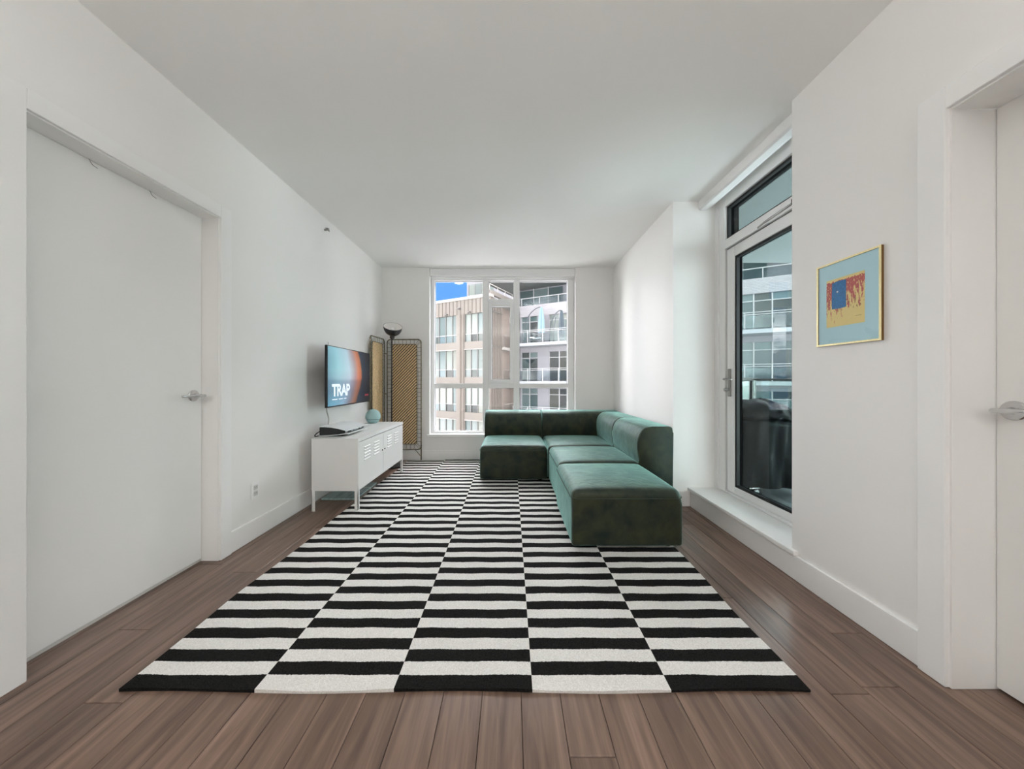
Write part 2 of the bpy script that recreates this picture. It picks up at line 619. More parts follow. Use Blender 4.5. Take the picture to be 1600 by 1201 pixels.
# casement sash in the middle
sa, sb, sc, sd_ = m1b, m2a, r1, zt - 0.045
ga, gb2, gc, gd = wx(768.6), wx(797), wz(592.6), wz(479)
sash = bmesh.new()
box(sash, sa, ga, fy0 - 0.012, fy1 - 0.02, sc, sd_, bev=E, seg=1)
box(sash, gb2, sb, fy0 - 0.012, fy1 - 0.02, sc, sd_, bev=E, seg=1)
box(sash, ga, gb2, fy0 - 0.012, fy1 - 0.02, gd, sd_, bev=E, seg=1)
box(sash, ga, gb2, fy0 - 0.012, fy1 - 0.02, sc, gc, bev=E, seg=1)
so = obj('casement_sash', sash, M_vinyl, win)
for zz in (wz(498), wz(584)):
    lb = bmesh.new()
    box(lb, gb2 + 0.004, gb2 + 0.02, fy0 - 0.026, fy0 - 0.012, zz - 0.03, zz + 0.055, bev=0.005)
    box(lb, gb2 - 0.004, gb2 + 0.012, fy0 - 0.036, fy0 - 0.022, zz - 0.07, zz + 0.02, bev=0.005)
    obj('casement_latch', lb, M_vinyl, so)
def pane(parent, x0, x1, z0, z1, y=4.86):
    p = obj('pane', B((x0 - 0.004, x1 + 0.004, y, y + 0.006, z0 - 0.004, z1 + 0.004)), M_glass, parent)
    gk = bmesh.new()
    g = 0.005
    for bx in ((x0, x0 + g, z0, z1), (x1 - g, x1, z0, z1), (x0 + g, x1 - g, z0, z0 + g), (x0 + g, x1 - g, z1 - g, z1)):
        box(gk, bx[0], bx[1], y - 0.012, y - 0.001, bx[2], bx[3])
    obj('gasket', gk, mat_gk, p)
mat_gk = mat('grey_gasket', rgb(120, 120, 118), 0.6)
for (a, c, z0, z1) in ((gl, m1a, r1, gt), (gl, m1a, gb, r0), (m2b, gr, r1, gt), (m2b, gr, gb, r0), (m1b, m2a, gb, r0), (m1b, m2a, zt, gt), (ga, gb2, gc, gd)):
    pane(win, a, c, z0, z1)
# sill board with its nose, shade cassette at the head
bm = box(bmesh.new(), WX0 - 0.03, WX1 + 0.03, YB - 0.03, YB - 0.0005, 0.334, 0.372, bev=0.004)
box(bm, WX0 + 0.001, WX1 - 0.001, YB - 0.001, fy0, 0.338, 0.371)
structure(obj('trim_4', bm, M_trim))
rs = thing('roller_shade', 'white roller shade cassette across the head of the large back window', 'roller shade', (0, YB + 0.04, 2.63))
obj('cassette', box(bmesh.new(), WX0 + 0.006, WX1 - 0.006, -0.038, 0.05, 0.01, 0.117, bev=0.004), M_vinyl, rs)
obj('hem_bar', box(bmesh.new(), WX0 + 0.02, WX1 - 0.02, -0.01, 0.01, -0.008, 0.0095, bev=0.003), M_vinyl, rs)
# ------------------------------------------------------------------ balcony door
d3 = sempty('door_3')
PX = 1.865
zb = 0.173
fr = bmesh.new()
DY1, DY0 = YC - 0.001, YN + 0.001
box(fr, PX, PX + 0.11, 2.856, DY1, zb, ZC - 0.001, bev=0.004, seg=1)          # far jamb
box(fr, PX, PX + 0.11, DY0, DY0 + 0.05, zb, ZC - 0.001, bev=0.004, seg=1)     # near jamb
box(fr, PX, PX + 0.11, DY0 + 0.05, 2.856, 2.652, ZC - 0.001, bev=0.004, seg=1)  # head
box(fr, PX - 0.004, PX + 0.11, DY0 + 0.05, 2.856, 2.283, 2.362, bev=0.004, seg=1)  # transom bar
box(fr, PX - 0.01, PX + 0.11, DY0 + 0.05, 2.856, zb, 0.186, bev=0.003, seg=1)  # sill
obj('door_frame', fr, M_vinyl, d3)
obj('jamb_bead', B((PX - 0.012, PX, 2.93, DY1, zb, ZC - 0.09)), M_vinyl, d3)
gk = B((PX + 0.03, PX + 0.034, DY0 + 0.055, 2.856, 0.186, 2.283))
obj('frame_shadow_gasket', B((PX + 0.025, PX + 0.06, 2.8455, 2.8555, 0.187, 2.2825), (PX + 0.025, PX + 0.06, DY0 + 0.06, 2.845, 2.2735, 2.2825)), M_gasket, d3)
gk.free()
leaf = bmesh.new()
LY0, LY1, LZ0, LZ1 = DY0 + 0.06, 2.8445, 0.192, 2.273
GY0, GY1, GZ0, GZ1 = DY0 + 0.155, 2.752, 0.248, 2.186
lx0, lx1 = PX + 0.012, PX + 0.07
box(leaf, lx0, lx1, GY1, LY1, LZ0, LZ1, bev=0.004, seg=1)
box(leaf, lx0, lx1, LY0, GY0, LZ0, LZ1, bev=0.004, seg=1)
box(leaf, lx0, lx1, GY0, GY1, GZ1, LZ1, bev=0.004, seg=1)
box(leaf, lx0, lx1, GY0, GY1, LZ0, GZ0, bev=0.004, seg=1)
lf = obj('door_leaf', leaf, M_vinyl, d3)
def dpane(parent, y0, y1, z0, z1):
    p = obj('pane', B((PX + 0.045, PX + 0.051, y0 - 0.003, y1 + 0.003, z0 - 0.003, z1 + 0.003)), M_glass_d, parent)
    g = bmesh.new()
    for bx in ((y1 - 0.02, y1, z0, z1), (y0, y0 + 0.02, z0, z1), (y0 + 0.02, y1 - 0.02, z0, z0 + 0.02), (y0 + 0.02, y1 - 0.02, z1 - 0.02, z1)):
        box(g, PX + 0.02, PX + 0.044, bx[0], bx[1], bx[2], bx[3])
    obj('gasket', g, M_gasket, p)
M_ext = mat('black_exterior_frame', rgb(10, 10, 11), 0.8, spec=0.03)
def liner(parent, y0, y1, z0, z1, xa, xb, t=0.012):
    g = bmesh.new()
    for bx in ((y1 - t, y1, z0, z1), (y0, y0 + t, z0, z1), (y0 + t, y1 - t, z0, z0 + t), (y0 + t, y1 - t, z1 - t, z1)):
        box(g, xa, xb, bx[0], bx[1], bx[2], bx[3])
    obj('exterior_bead', g, M_ext, parent)
liner(lf, GY0, GY1, GZ0, GZ1, PX + 0.0515, PX + 0.072)
liner(d3, DY0 + 0.05, 2.856, 2.362, 2.652, PX + 0.0515, PX + 0.112)
dpane(lf, GY0, GY1, GZ0, GZ1)
dpane(d3, DY0 + 0.05, 2.856, 2.362, 2.652)
obj('exterior_reveal', B((1.976, 2.03, 1.7, 2.95, 2.69, 2.795), (1.976, 2.03, 2.915, 2.976, 0.1, 2.795)), mat('black_reveal', rgb(10, 10, 11), 0.8, spec=0.03), d3)
# long backplate with lever and thumb turn
hp = obj('handle_plate', box(bmesh.new(), lx0 - 0.012, lx0, 2.786, 2.82, 1.005, 1.24, bev=0.005), M_nickel, lf)
bm = tube(bmesh.new(), [(lx0 - 0.01, 2.803, 1.152), (lx0 - 0.05, 2.803, 1.152), (lx0 - 0.056, 2.80, 1.152), (lx0 - 0.058, 2.785, 1.152), (lx0 - 0.056, 2.70, 1.15)], [0.009, 0.009, 0.009, 0.008, 0.006], 10)
obj('handle_lever', bm, M_nickel, hp, auto=40)
bm = lathe(bmesh.new(), [(0, 0), (0.008, 0), (0.008, 0.02), (0.013, 0.024), (0.0145, 0.034), (0.01, 0.042), (0, 0.043)], 20, Matrix.Translation((lx0 - 0.01, 2.803, 1.063)) @ Matrix.Rotation(math.radians(-90), 4, 'Y'))
obj('thumb_turn', bm, M_nickel, hp, auto=40)
# door closer arm under the transom bar
cl = bmesh.new()
tube(cl, [(PX + 0.0, 2.47, 2.292), (PX - 0.006, 2.40, 2.30), (PX - 0.006, 2.10, 2.312)], 0.008, 10)
obj('closer_arm', cl, M_nickel, d3, auto=40)
obj('closer_block', box(bmesh.new(), PX - 0.02, PX - 0.004, 2.08, 2.16, 2.30, 2.335, bev=0.004), M_black, d3)
# roller shade cassette above the balcony door
rs2 = thing('roller_shade', 'white roller shade cassette on the ceiling above the balcony door', 'roller shade', (1.75, 2.44, ZC))
bm = bmesh.new()
prism(bm, [(-0.045, -0.001), (0.06, -0.001), (0.06, -0.06), (0.02, -0.081), (-0.03, -0.081), (-0.045, -0.07)], 'y', YN - 2.44 + 0.001, YC - 2.44 - 0.002)
obj('cassette', bm, M_vinyl, rs2)

# ================================================================== rug
def rug_material(x0, w, y0, n, sl):
    m, t, b = base_mat('striped_wool')
    N, L = t.nodes, t.links
    tcn = N.new('ShaderNodeTexCoord')
    nz = N.new('ShaderNodeTexNoise')
    nz.inputs['Scale'].default_value = 4.5
    nz.inputs['Detail'].default_value = 4
    L.new(tcn.outputs['Object'], nz.inputs['Vector'])
    nz2 = N.new('ShaderNodeTexNoise')
    nz2.inputs['Scale'].default_value = 160
    L.new(tcn.outputs['Object'], nz2.inputs['Vector'])
    sep = N.new('ShaderNodeSeparateXYZ')
    L.new(tcn.outputs['Object'], sep.inputs[0])
    def mth(op, a, bb=None, cc=None):
        q = N.new('ShaderNodeMath')
        q.operation = op
        for i, s in enumerate((a, bb, cc)):
            if s is None:
                continue
            if isinstance(s, (int, float)):
                q.inputs[i].default_value = s
            else:
                L.new(s, q.inputs[i])
        return q.outputs[0]
    wob = mth('MULTIPLY', mth('SUBTRACT', nz.outputs['Fac'], 0.5), 0.010)
    wob = mth('ADD', wob, mth('MULTIPLY', mth('SUBTRACT', nz2.outputs['Fac'], 0.5), 0.006))
    ix = mth('FLOOR', mth('MINIMUM', mth('MAXIMUM', mth('DIVIDE', mth('SUBTRACT', sep.outputs['X'], x0), w), 0.001), 4.999))
    iy = mth('FLOOR', mth('MAXIMUM', mth('DIVIDE', mth('SUBTRACT', mth('ADD', sep.outputs['Y'], wob), y0), sl), 0.001))
    chk = mth('FLOORED_MODULO', mth('ADD', ix, iy), 2.0)
    fz = N.new('ShaderNodeTexNoise')
    fz.inputs['Scale'].default_value = 230
    fz.inputs['Detail'].default_value = 4
    L.new(tcn.outputs['Object'], fz.inputs['Vector'])
    ra = N.new('ShaderNodeValToRGB')
    ra.color_ramp.elements[0].position = 0.35
    ra.color_ramp.elements[0].color = rgb(13, 13, 13)
    ra.color_ramp.elements[1].position = 0.8
    ra.color_ramp.elements[1].color = rgb(44, 43, 42)
    rb = N.new('ShaderNodeValToRGB')
    rb.color_ramp.elements[0].position = 0.3
    rb.color_ramp.elements[0].color = rgb(206, 204, 200)
    rb.color_ramp.elements[1].position = 0.7
    rb.color_ramp.elements[1].color = rgb(236, 235, 232)
    L.new(fz.outputs['Fac'], ra.inputs['Fac'])
    L.new(fz.outputs['Fac'], rb.inputs['Fac'])
    mx = N.new('ShaderNodeMix')
    mx.data_type = 'RGBA'
    L.new(chk, mx.inputs['Factor'])
    L.new(ra.outputs['Color'], mx.inputs['A'])
    L.new(rb.outputs['Color'], mx.inputs['B'])
    L.new(mx.outputs['Result'], b.inputs['Base Color'])
    b.inputs['Roughness'].default_value = 0.95
    b.inputs['Specular IOR Level'].default_value = 0.1
    bp = N.new('ShaderNodeBump')
    bp.inputs['Strength'].default_value = 0.35
    bp.inputs['Distance'].default_value = 0.004
    L.new(fz.outputs['Fac'], bp.inputs['Height'])
    L.new(bp.outputs['Normal'], b.inputs['Normal'])
    return m
RX0, RW, RY0, RY1 = -1.443, 0.5075, 1.198, 4.688
NST = 58
SL = (RY1 - RY0) / NST
M_rug = rug_material(RX0, RW, RY0, NST, SL)
bm = bmesh.new()
NX, NY = 40, 58
RTH = 0.011
def rp_(i, j):
    u, v = i / NX, j / NY
    x = RX0 + u * RW * 5
    y = RY0 + v * (RY1 - RY0)
    edge = max(0, 1 - min(v, 1 - v) * 18)
    y += edge * 0.0055 * math.sin(u * 15 + 0.5) * (1 if v < 0.5 else 0.3)
    ex = max(0, 1 - min(u, 1 - u) * 12)
    x += ex * 0.008 * math.sin(v * 23 + 1.0 + u)
    if u > 0.9:
        x += 0.016 * min(1, v * 6) * (u - 0.9) * 10 - 0.004
    return x, y
top = [[bm.verts.new((*rp_(i, j), RTH + 0.0012 * math.sin(i * 1.7 + j * 0.9) + (0.002 * math.sin(i * 0.9) if j == 0 else 0))) for j in range(NY + 1)] for i in range(NX + 1)]
for i in range(NX):
    for j in range(NY):
        bm.faces.new((top[i][j], top[i + 1][j], top[i + 1][j + 1], top[i][j + 1]))
border = [e for e in bm.edges if e.is_boundary]
ex = bmesh.ops.extrude_edge_only(bm, edges=border)
for g in ex['geom']:
    if isinstance(g, bmesh.types.BMVert):
        g.co.z = 0.0008
rug = obj('rug', bm, M_rug, smooth=False, auto=50)
tag(rug, 'large black and white striped wool rug in five offset columns on the wooden floor', 'rug')

# ================================================================== sofa
def velvet():
    m, t, b = base_mat('green_velvet')
    N, L = t.nodes, t.links
    tcn = N.new('ShaderNodeTexCoord')
    mpn = N.new('ShaderNodeMapping')
    L.new(tcn.outputs['Object'], mpn.inputs['Vector'])
    def nz(s, d, dist=0.0):
        n_ = N.new('ShaderNodeTexNoise')
        n_.inputs['Scale'].default_value = s
        n_.inputs['Detail'].default_value = d
        n_.inputs['Distortion'].default_value = dist
        L.new(mpn.outputs[0], n_.inputs['Vector'])
        return n_
    a = nz(9, 9, 0.4)
    c = nz(110, 4)
    d = nz(16, 5, 0.5)
    rp1 = N.new('ShaderNodeValToRGB')
    rp1.color_ramp.elements[0].position = 0.32
    rp1.color_ramp.elements[0].color = rgb(7, 12, 10)
    rp1.color_ramp.elements[1].position = 0.70
    rp1.color_ramp.elements[1].color = rgb(60, 51, 29)
    L.new(a.outputs['Fac'], rp1.inputs['Fac'])
    L.new(rp1.outputs['Color'], b.inputs['Base Color'])
    b.inputs['Roughness'].default_value = 0.5
    b.inputs['Specular IOR Level'].default_value = 0.25
    b.inputs['Specular Tint'].default_value = rgb(170, 225, 212)
    mr = N.new('ShaderNodeMapRange')
    mr.inputs['From Min'].default_value = 0.3
    mr.inputs['From Max'].default_value = 0.7
    mr.inputs['To Min'].default_value = 0.7
    mr.inputs['To Max'].default_value = 1.0
    L.new(a.outputs['Fac'], mr.inputs['Value'])
    L.new(mr.outputs['Result'], b.inputs['Sheen Weight'])
    b.inputs['Coat Weight'].default_value = 0.6
    b.inputs['Coat Roughness'].default_value = 0.55
    b.inputs['Coat Tint'].default_value = rgb(205, 248, 240)
    b.inputs['Sheen Roughness'].default_value = 0.34
    b.inputs['Sheen Tint'].default_value = rgb(186, 248, 238)
    bp = N.new('ShaderNodeBump')
    bp.inputs['Strength'].default_value = 0.55
    bp.inputs['Distance'].default_value = 0.004
    mx = N.new('ShaderNodeMath')
    mx.operation = 'ADD'
    sc_ = N.new('ShaderNodeMath')
    sc_.operation = 'MULTIPLY'
    sc_.inputs[1].default_value = 4.0
    L.new(d.outputs['Fac'], sc_.inputs[0])
    L.new(c.outputs['Fac'], mx.inputs[0])
    L.new(sc_.outputs[0], mx.inputs[1])
    L.new(mx.outputs[0], bp.inputs['Height'])
    L.new(bp.outputs['Normal'], b.inputs['Normal'])
    return m
M_vel = velvet()
M_seam = mat('velvet_piping', rgb(52, 64, 54), 0.7)
M_foot = mat('sofa_foot', rgb(12, 12, 12), 0.6)
SF0, SF1 = RTH + 0.003, RTH + 0.024
SEAT = 0.405
def seat_block(parent, x0, x1, y0, y1):
    o = obj('seat', rbox(x0 + 0.003, x1 - 0.003, y0 + 0.003, y1 - 0.003, SF1, SEAT, 0.05, n=22, crown=0.022, rb=0.02), M_vel, parent, smooth=True)
    return o
def seam_loop(parent, x0, x1, y0, y1, z, r=0.0028):
    c = 0.05
    pts = []
    for (cx, cy, a0) in ((x1 - c, y1 - c, 0), (x0 + c, y1 - c, 90), (x0 + c, y0 + c, 180), (x1 - c, y0 + c, 270)):
        for k in range(7):
            a = math.radians(a0 + 15 * k)
            pts.append((cx + c * math.cos(a), cy + c * math.sin(a), z))
    obj('piping', tube(bmesh.new(), pts, r, 6, closed=True), M_seam, parent, smooth=True)
def feet(parent, x0, x1, y0, y1):
    for fx in (x0 + 0.08, x1 - 0.08):
        for fy in (y0 + 0.08, y1 - 0.08):
            f = lathe(bmesh.new(), [(0, 0), (0.028, 0), (0.03, 0.003), (0.03, SF1 - SF0 + 0.01), (0, SF1 - SF0 + 0.01)], 16)
            obj('foot', f, M_foot, parent, auto=40, loc=(fx, fy, SF0))
BACK_PROF = [(0.295, 0.30), (0.30, 0.40), (0.316, 0.46), (0.322, 0.53), (0.321, 0.58), (0.315, 0.625), (0.302, 0.66), (0.283, 0.69), (0.259, 0.711), (0.23, 0.723), (0.19, 0.728), (0.04, 0.729), (0.02, 0.726), (0.008, 0.717), (0.002, 0.70), (0.0, 0.67), (0.0, 0.05), (0.02, 0.03), (0.27, 0.03), (0.292, 0.05)]
def backrest(parent, wall, a, b, at):
    """wall: 'y' back stands on the +Y side at y=at and runs x a..b; 'x' on the +X side at x=at and runs y a..b"""
    bm = bmesh.new()
    if wall == 'y':
        poly = [(at - d, z) for d, z in BACK_PROF]
        prism(bm, poly, 'x', a + 0.003, b - 0.003)
    else:
        poly = [(at - d, z) for d, z in BACK_PROF]
        prism(bm, poly, 'y', a + 0.003, b - 0.003)
    ends = [f for f in bm.faces if len(f.verts) > 4]
    es = list({e for f in ends for e in f.edges})
    bmesh.ops.bevel(bm, geom=es, offset=0.016, segments=3, affect='EDGES', profile=0.5)
    return obj('backrest', bm, M_vel, parent, auto=60)
OX0, OX1 = 0.405, 1.152
OY0, OY1 = 2.178, 2.925
ot = thing('ottoman', 'square backless green velvet ottoman at the near end of the sectional sofa', 'ottoman')
seat_block(ot, OX0, OX1, OY0, OY1)
seam_loop(ot, OX0 - 0.001, OX1 + 0.001, OY0 - 0.001, OY1 + 0.001, SEAT - 0.05)
feet(ot, OX0, OX1, OY0, OY1)
md = thing('sofa_module', 'green velvet sofa seat between ottoman and corner piece with back against the wall', 'sofa', group='green velvet sectional pieces')
MY0, MY1 = 2.932, 3.676
MX0, MX1 = 0.425, 1.458
seat_block(md, MX0, MX1 - 0.28, MY0, MY1)
backrest(md, 'x', MY0, MY1, MX1)
seam_loop(md, MX0 - 0.001, MX1 - 0.28, MY0 - 0.001, MY1 + 0.001, SEAT - 0.05)
feet(md, MX0, MX1, MY0, MY1)
cn = thing('sofa_module', 'green velvet corner sofa piece with backs on two sides in the room corner', 'sofa', group='green velvet sectional pieces')
CY1 = 4.672
seat_block(cn, MX0 - 0.005, MX1 - 0.28, MY1 + 0.002, CY1 - 0.27)
backrest(cn, 'y', MX0 - 0.005, MX1, CY1)
backrest(cn, 'x', MY1 + 0.002, CY1 - 0.30, MX1)
feet(cn, MX0, MX1, MY1, CY1)
ls = thing('sofa_module', 'green velvet end sofa seat with low back in front of the large window', 'sofa', group='green velvet sectional pieces')
LX0, LX1 = -0.350, 0.415
seat_block(ls, LX0, LX1, 3.668, CY1 - 0.27)
backrest(ls, 'y', LX0, LX1 - 0.003, CY1)
seam_loop(ls, LX0 - 0.001, LX1 + 0.001, 3.667, CY1 - 0.28, SEAT - 0.05)
feet(ls, LX0, LX1, 3.668, CY1)

# ================================================================== media cabinet
CX0, CX1, CY0_, CY1_ = -1.735, -1.329, 2.852, 4.035
CZ0, CZ1 = 0.178, 0.63
M_cab = mat('cabinet_white', rgb(226, 226, 224), 0.38)
M_keyh = mat('key_black', rgb(25, 25, 25), 0.4)
cab = thing('media_cabinet', 'low white metal two-door media cabinet with louvred doors under the television', 'cabinet', (CX0, CY0_, 0))
cw, clen = CX1 - CX0, CY1_ - CY0_
bm = bmesh.new()
t_ = 0.014
box(bm, 0, cw, 0, t_, CZ0, CZ1, bev=0.002, seg=1)
box(bm, 0, cw, clen - t_, clen, CZ0, CZ1, bev=0.002, seg=1)
box(bm, 0, t_, t_, clen - t_, CZ0, CZ1)
box(bm, 0, cw - 0.004, t_, clen - t_, CZ0, CZ0 + t_)
obj('body', bm, M_cab, cab)
bm = bmesh.new()
box(bm, -0.002, cw + 0.002, -0.002, clen + 0.002, CZ1 - 0.001, CZ1 + 0.004, bev=0.0015, seg=1)
box(bm, cw - 0.012, cw + 0.002, -0.002, clen + 0.002, CZ1 - 0.024, CZ1 - 0.001)
top = obj('top', bm, M_cab, cab)
dz0, dz1 = CZ0 + 0.002, CZ1 - 0.033
lou = None
for di, (y0, y1) in enumerate(((0.016, 0.566), (0.570, clen - 0.016))):
    dob = obj('door', box(bmesh.new(), cw - 0.018, cw, y0, y1, dz0, dz1, bev=0.002, seg=1), M_cab, cab)
    cols = ((2.971 - CY0_, 3.095 - CY0_), (3.185 - CY0_, 3.31 - CY0_)) if di == 0 else ((3.53 - CY0_, 3.655 - CY0_), (3.745 - CY0_, 3.87 - CY0_))
    for (a, c) in cols:
        for r_ in range(5):
            zc = 0.535 - r_ * 0.0285
            bm = bmesh.new()
            prism(bm, [(0, 0.007), (0.0065, 0.001), (0.0065, -0.002), (0, -0.007)], 'y', -0.062, 0.062)
            if lou is None:
                lou = mesh_from(bm, 'louvre', M_cab)
            else:
                bm.free()
            lo = bpy.data.objects.new('louvre', lou)
            COL.objects.link(lo)
            lo.parent = dob
            lo.location = (cw - 0.0005, (a + c) / 2, zc)
    ky = y1 - 0.03 if di == 0 else y0 + 0.03
    kb = lathe(bmesh.new(), [(0, 0), (0.007, 0), (0.007, 0.007), (0, 0.008)], 14, Matrix.Translation((cw, ky, 0.425)) @ Matrix.Rotation(math.radians(90), 4, 'Y'))
    obj('lock', kb, M_keyh, dob, auto=40)
for lx in (0, cw - 0.03):
    for ly in (0, clen - 0.03):
        bm = bmesh.new()
        z0 = (RTH + 0.003) if lx > 0 else 0.001
        ox = 0.004 if lx == 0 else 0.0
        # folded angle leg
        if lx == 0:
            box(bm, lx, lx + 0.005, ly, ly + 0.03, z0, CZ0 + 0.002)
        else:
            box(bm, lx + 0.025, lx + 0.03, ly, ly + 0.03, z0, CZ0 + 0.002)
        yy = ly if ly == 0 else ly + 0.025
        box(bm, lx, lx + 0.03, yy, yy + 0.005, z0, CZ0 + 0.002)
        obj('leg', bm, M_cab, cab)

# flat pale panel under the cabinet
M_teal = mat('pale_teal_film', rgb(150, 172, 172), 0.22, noise=0.22, nscale=5, stretch=(6, 0.7, 1), coat=0.4)
pn = thing('wrapped_panel', 'thin pale teal wrapped panel lying on the floor under the media cabinet', 'panel', (-1.64, 3.37, 0))
obj('panel', box(bmesh.new(), -0.165, 0.165, -0.25, 0.25, 0.001, 0.02, bev=0.004), M_teal, pn)
obj('tape', B((-0.166, 0.166, 0.06, 0.085, 0.0012, 0.0208)), mat('clear_tape', rgb(178, 196, 194), 0.2), pn)

# ------------------------------------------------------------------ television
TVX, TVY0, TVY1, TVZ0, TVZ1 = -1.668, 2.952, 3.917, 0.893, 1.464
tv = thing('television', 'slim black flat television showing a bright film title screen above the white cabinet', 'television', (TVX, (TVY0 + TVY1) / 2, TVZ0), math.radians(1.8))
tw, th = TVY1 - TVY0, TVZ1 - TVZ0
obj('housing', box(bmesh.new(), -0.024, 0.0, -tw / 2, tw / 2, 0, th, bev=0.003), M_black, tv)
obj('rear_bulge', box(bmesh.new(), -0.055, -0.024, -tw * 0.36, tw * 0.36, 0.05, th * 0.62, bev=0.012), M_black, tv)
def screen_material():
    m, t, b = base_mat('lit_screen')
    N, L = t.nodes, t.links
    tcn = N.new('ShaderNodeTexCoord')
    sep = N.new('ShaderNodeSeparateXYZ')
    L.new(tcn.outputs['Object'], sep.inputs[0])
    nz = N.new('ShaderNodeTexNoise')
    nz.inputs['Scale'].default_value = 5
    nz.inputs['Detail'].default_value = 3
    L.new(tcn.outputs['Object'], nz.inputs['Vector'])
    def mth(op, a, bb=None):
        q = N.new('ShaderNodeMath')
        q.operation = op
        for i, s in enumerate((a, bb)):
            if s is None:
                continue
            if isinstance(s, (int, float)):
                q.inputs[i].default_value = s
            else:
                L.new(s, q.inputs[i])
        return q.outputs[0]
    u = mth('ADD', mth('DIVIDE', sep.outputs['Y'], tw), 0.5)
    v = mth('DIVIDE', sep.outputs['Z'], th)
    # the figure's curved edge
    dv = mth('SUBTRACT', v, 0.55)
    cu = mth('MULTIPLY', mth('MULTIPLY', dv, dv), 0.55)
    uu = mth('ADD', mth('ADD', u, cu), mth('MULTIPLY', mth('SUBTRACT', nz.outputs['Fac'], 0.5), 0.09))
    rp1 = N.new('ShaderNodeValToRGB')
    el = rp1.color_ramp.elements
    el[0].position = 0.0
    el[0].color = rgb(92, 140, 155)
    el[1].position = 1.0
    el[1].color = rgb(22, 28, 38)
    for pos, c in ((0.22, (140, 190, 198)), (0.45, (172, 196, 206)), (0.58, (160, 140, 140)), (0.66, (190, 122, 92)), (0.735, (170, 100, 66)), (0.765, (44, 58, 68)), (0.84, (34, 46, 60))):
        x = el.new(pos)
        x.color = rgb(*c)
    L.new(uu, rp1.inputs['Fac'])
    rp2 = N.new('ShaderNodeValToRGB')
    e2 = rp2.color_ramp.elements
    e2[0].position = 0.0
    e2[0].color = (0.35, 0.55, 0.72, 1)
    e2[1].position = 1.0
    e2[1].color = (0.8, 0.85, 0.9, 1)
    for pos, c in ((0.25, (0.38, 0.42, 0.55, 1)), (0.42, (0.55, 0.5, 0.6, 1)), (0.48, (1.0, 0.86, 0.9, 1)), (0.62, (1.0, 1.0, 1.0, 1))):
        x = e2.new(pos)
        x.color = c
    L.new(v, rp2.inputs['Fac'])
    mx = N.new('ShaderNodeMix')
    mx.data_type = 'RGBA'
    mx.blend_type = 'MULTIPLY'
    mx.inputs['Factor'].default_value = 0.85
    L.new(rp1.outputs['Color'], mx.inputs['A'])
    L.new(rp2.outputs['Color'], mx.inputs['B'])
    b.inputs['Base Color'].default_value = (0.01, 0.01, 0.012, 1)
    b.inputs['Roughness'].default_value = 0.22
    L.new(mx.outputs['Result'], b.inputs['Emission Color'])
    b.inputs['Emission Strength'].default_value = 1.0
    return m
M_screen = screen_material()
scr = obj('screen', B((0.0002, 0.0012, -tw / 2 + 0.008, tw / 2 - 0.006, 0.012, th - 0.008)), M_screen, tv)
M_title = mat('screen_white', rgb(40, 40, 40), 0.4, emit=rgb(222, 235, 242), estr=1.0)
M_sred = mat('screen_red', rgb(20, 8, 8), 0.4, emit=rgb(165, 45, 66), estr=0.8)
R_ = Matrix(((0, 0, 1, 0.0018), (1, 0, 0, 0), (0, 1, 0, 0), (0, 0, 0, 1)))
flat_text('screen_title', 'TRAP', M_title, scr, 0.365, 0.118, Matrix.Translation((0, -0.405, 0.098)) @ R_, bold=0.035)
for (a, c) in ((-0.40, -0.30), (-0.275, -0.19), (-0.165, -0.12)):
    obj('screen_subtitle', B((0.0014, 0.002, a, c, 0.066, 0.074)), M_title, scr)
for k in range(3):
    obj('screen_mark', B((0.0014, 0.002, 0.335 + k * 0.035, 0.357 + k * 0.035, 0.072, 0.094)), M_sred, scr)
bm = bmesh.new()
box(bm, -0.176, -0.167, -0.1, 0.1, 0.16, 0.4, bev=0.003)
box(bm, -0.168, -0.05, -0.02, 0.02, 0.25, 0.31, bev=0.004)
obj('wall_bracket', bm, M_black, tv)
bm = tube(bmesh.new(), [(-0.03, -0.405, 0.5), (-0.032, -0.405, th + 0.02), (-0.034, -0.404, th + 0.035)], 0.0022, 6)
tube(bm, [(-0.03, -0.36, 0.5), (-0.03, -0.36, th + 0.006)], 0.0022, 6)
obj('rear_wire', bm, M_nickel, tv)
# cable hanging from the television
pts = [(-1.73, 3.08, 0.95), (-1.732, 3.085, 0.86), (-1.722, 3.10, 0.78), (-1.735, 3.11, 0.70), (-1.752, 3.12, 0.62), (-1.775, 3.15, 0.45)]
def smooth_path(P, n=6):
    P = [Vector(p) for p in P]
    out = []
    for i in range(len(P) - 1):
        p0, p1, p2, p3 = P[max(i - 1, 0)], P[i], P[i + 1], P[min(i + 2, len(P) - 1)]
        for k in range(n):
            s = k / n
            out.append(0.5 * ((2 * p1) + (-p0 + p2) * s + (2 * p0 - 5 * p1 + 4 * p2 - p3) * s * s + (-p0 + 3 * p1 - 3 * p2 + p3) * s ** 3))
    out.append(P[-1])
    return out
cb = obj('cable', tube(bmesh.new(), smooth_path(pts), 0.0055, 8), mat('grey_cable', rgb(165, 163, 158), 0.5), smooth=True)
tag(cb, 'grey cable hanging from the television down behind the white cabinet', 'cable')

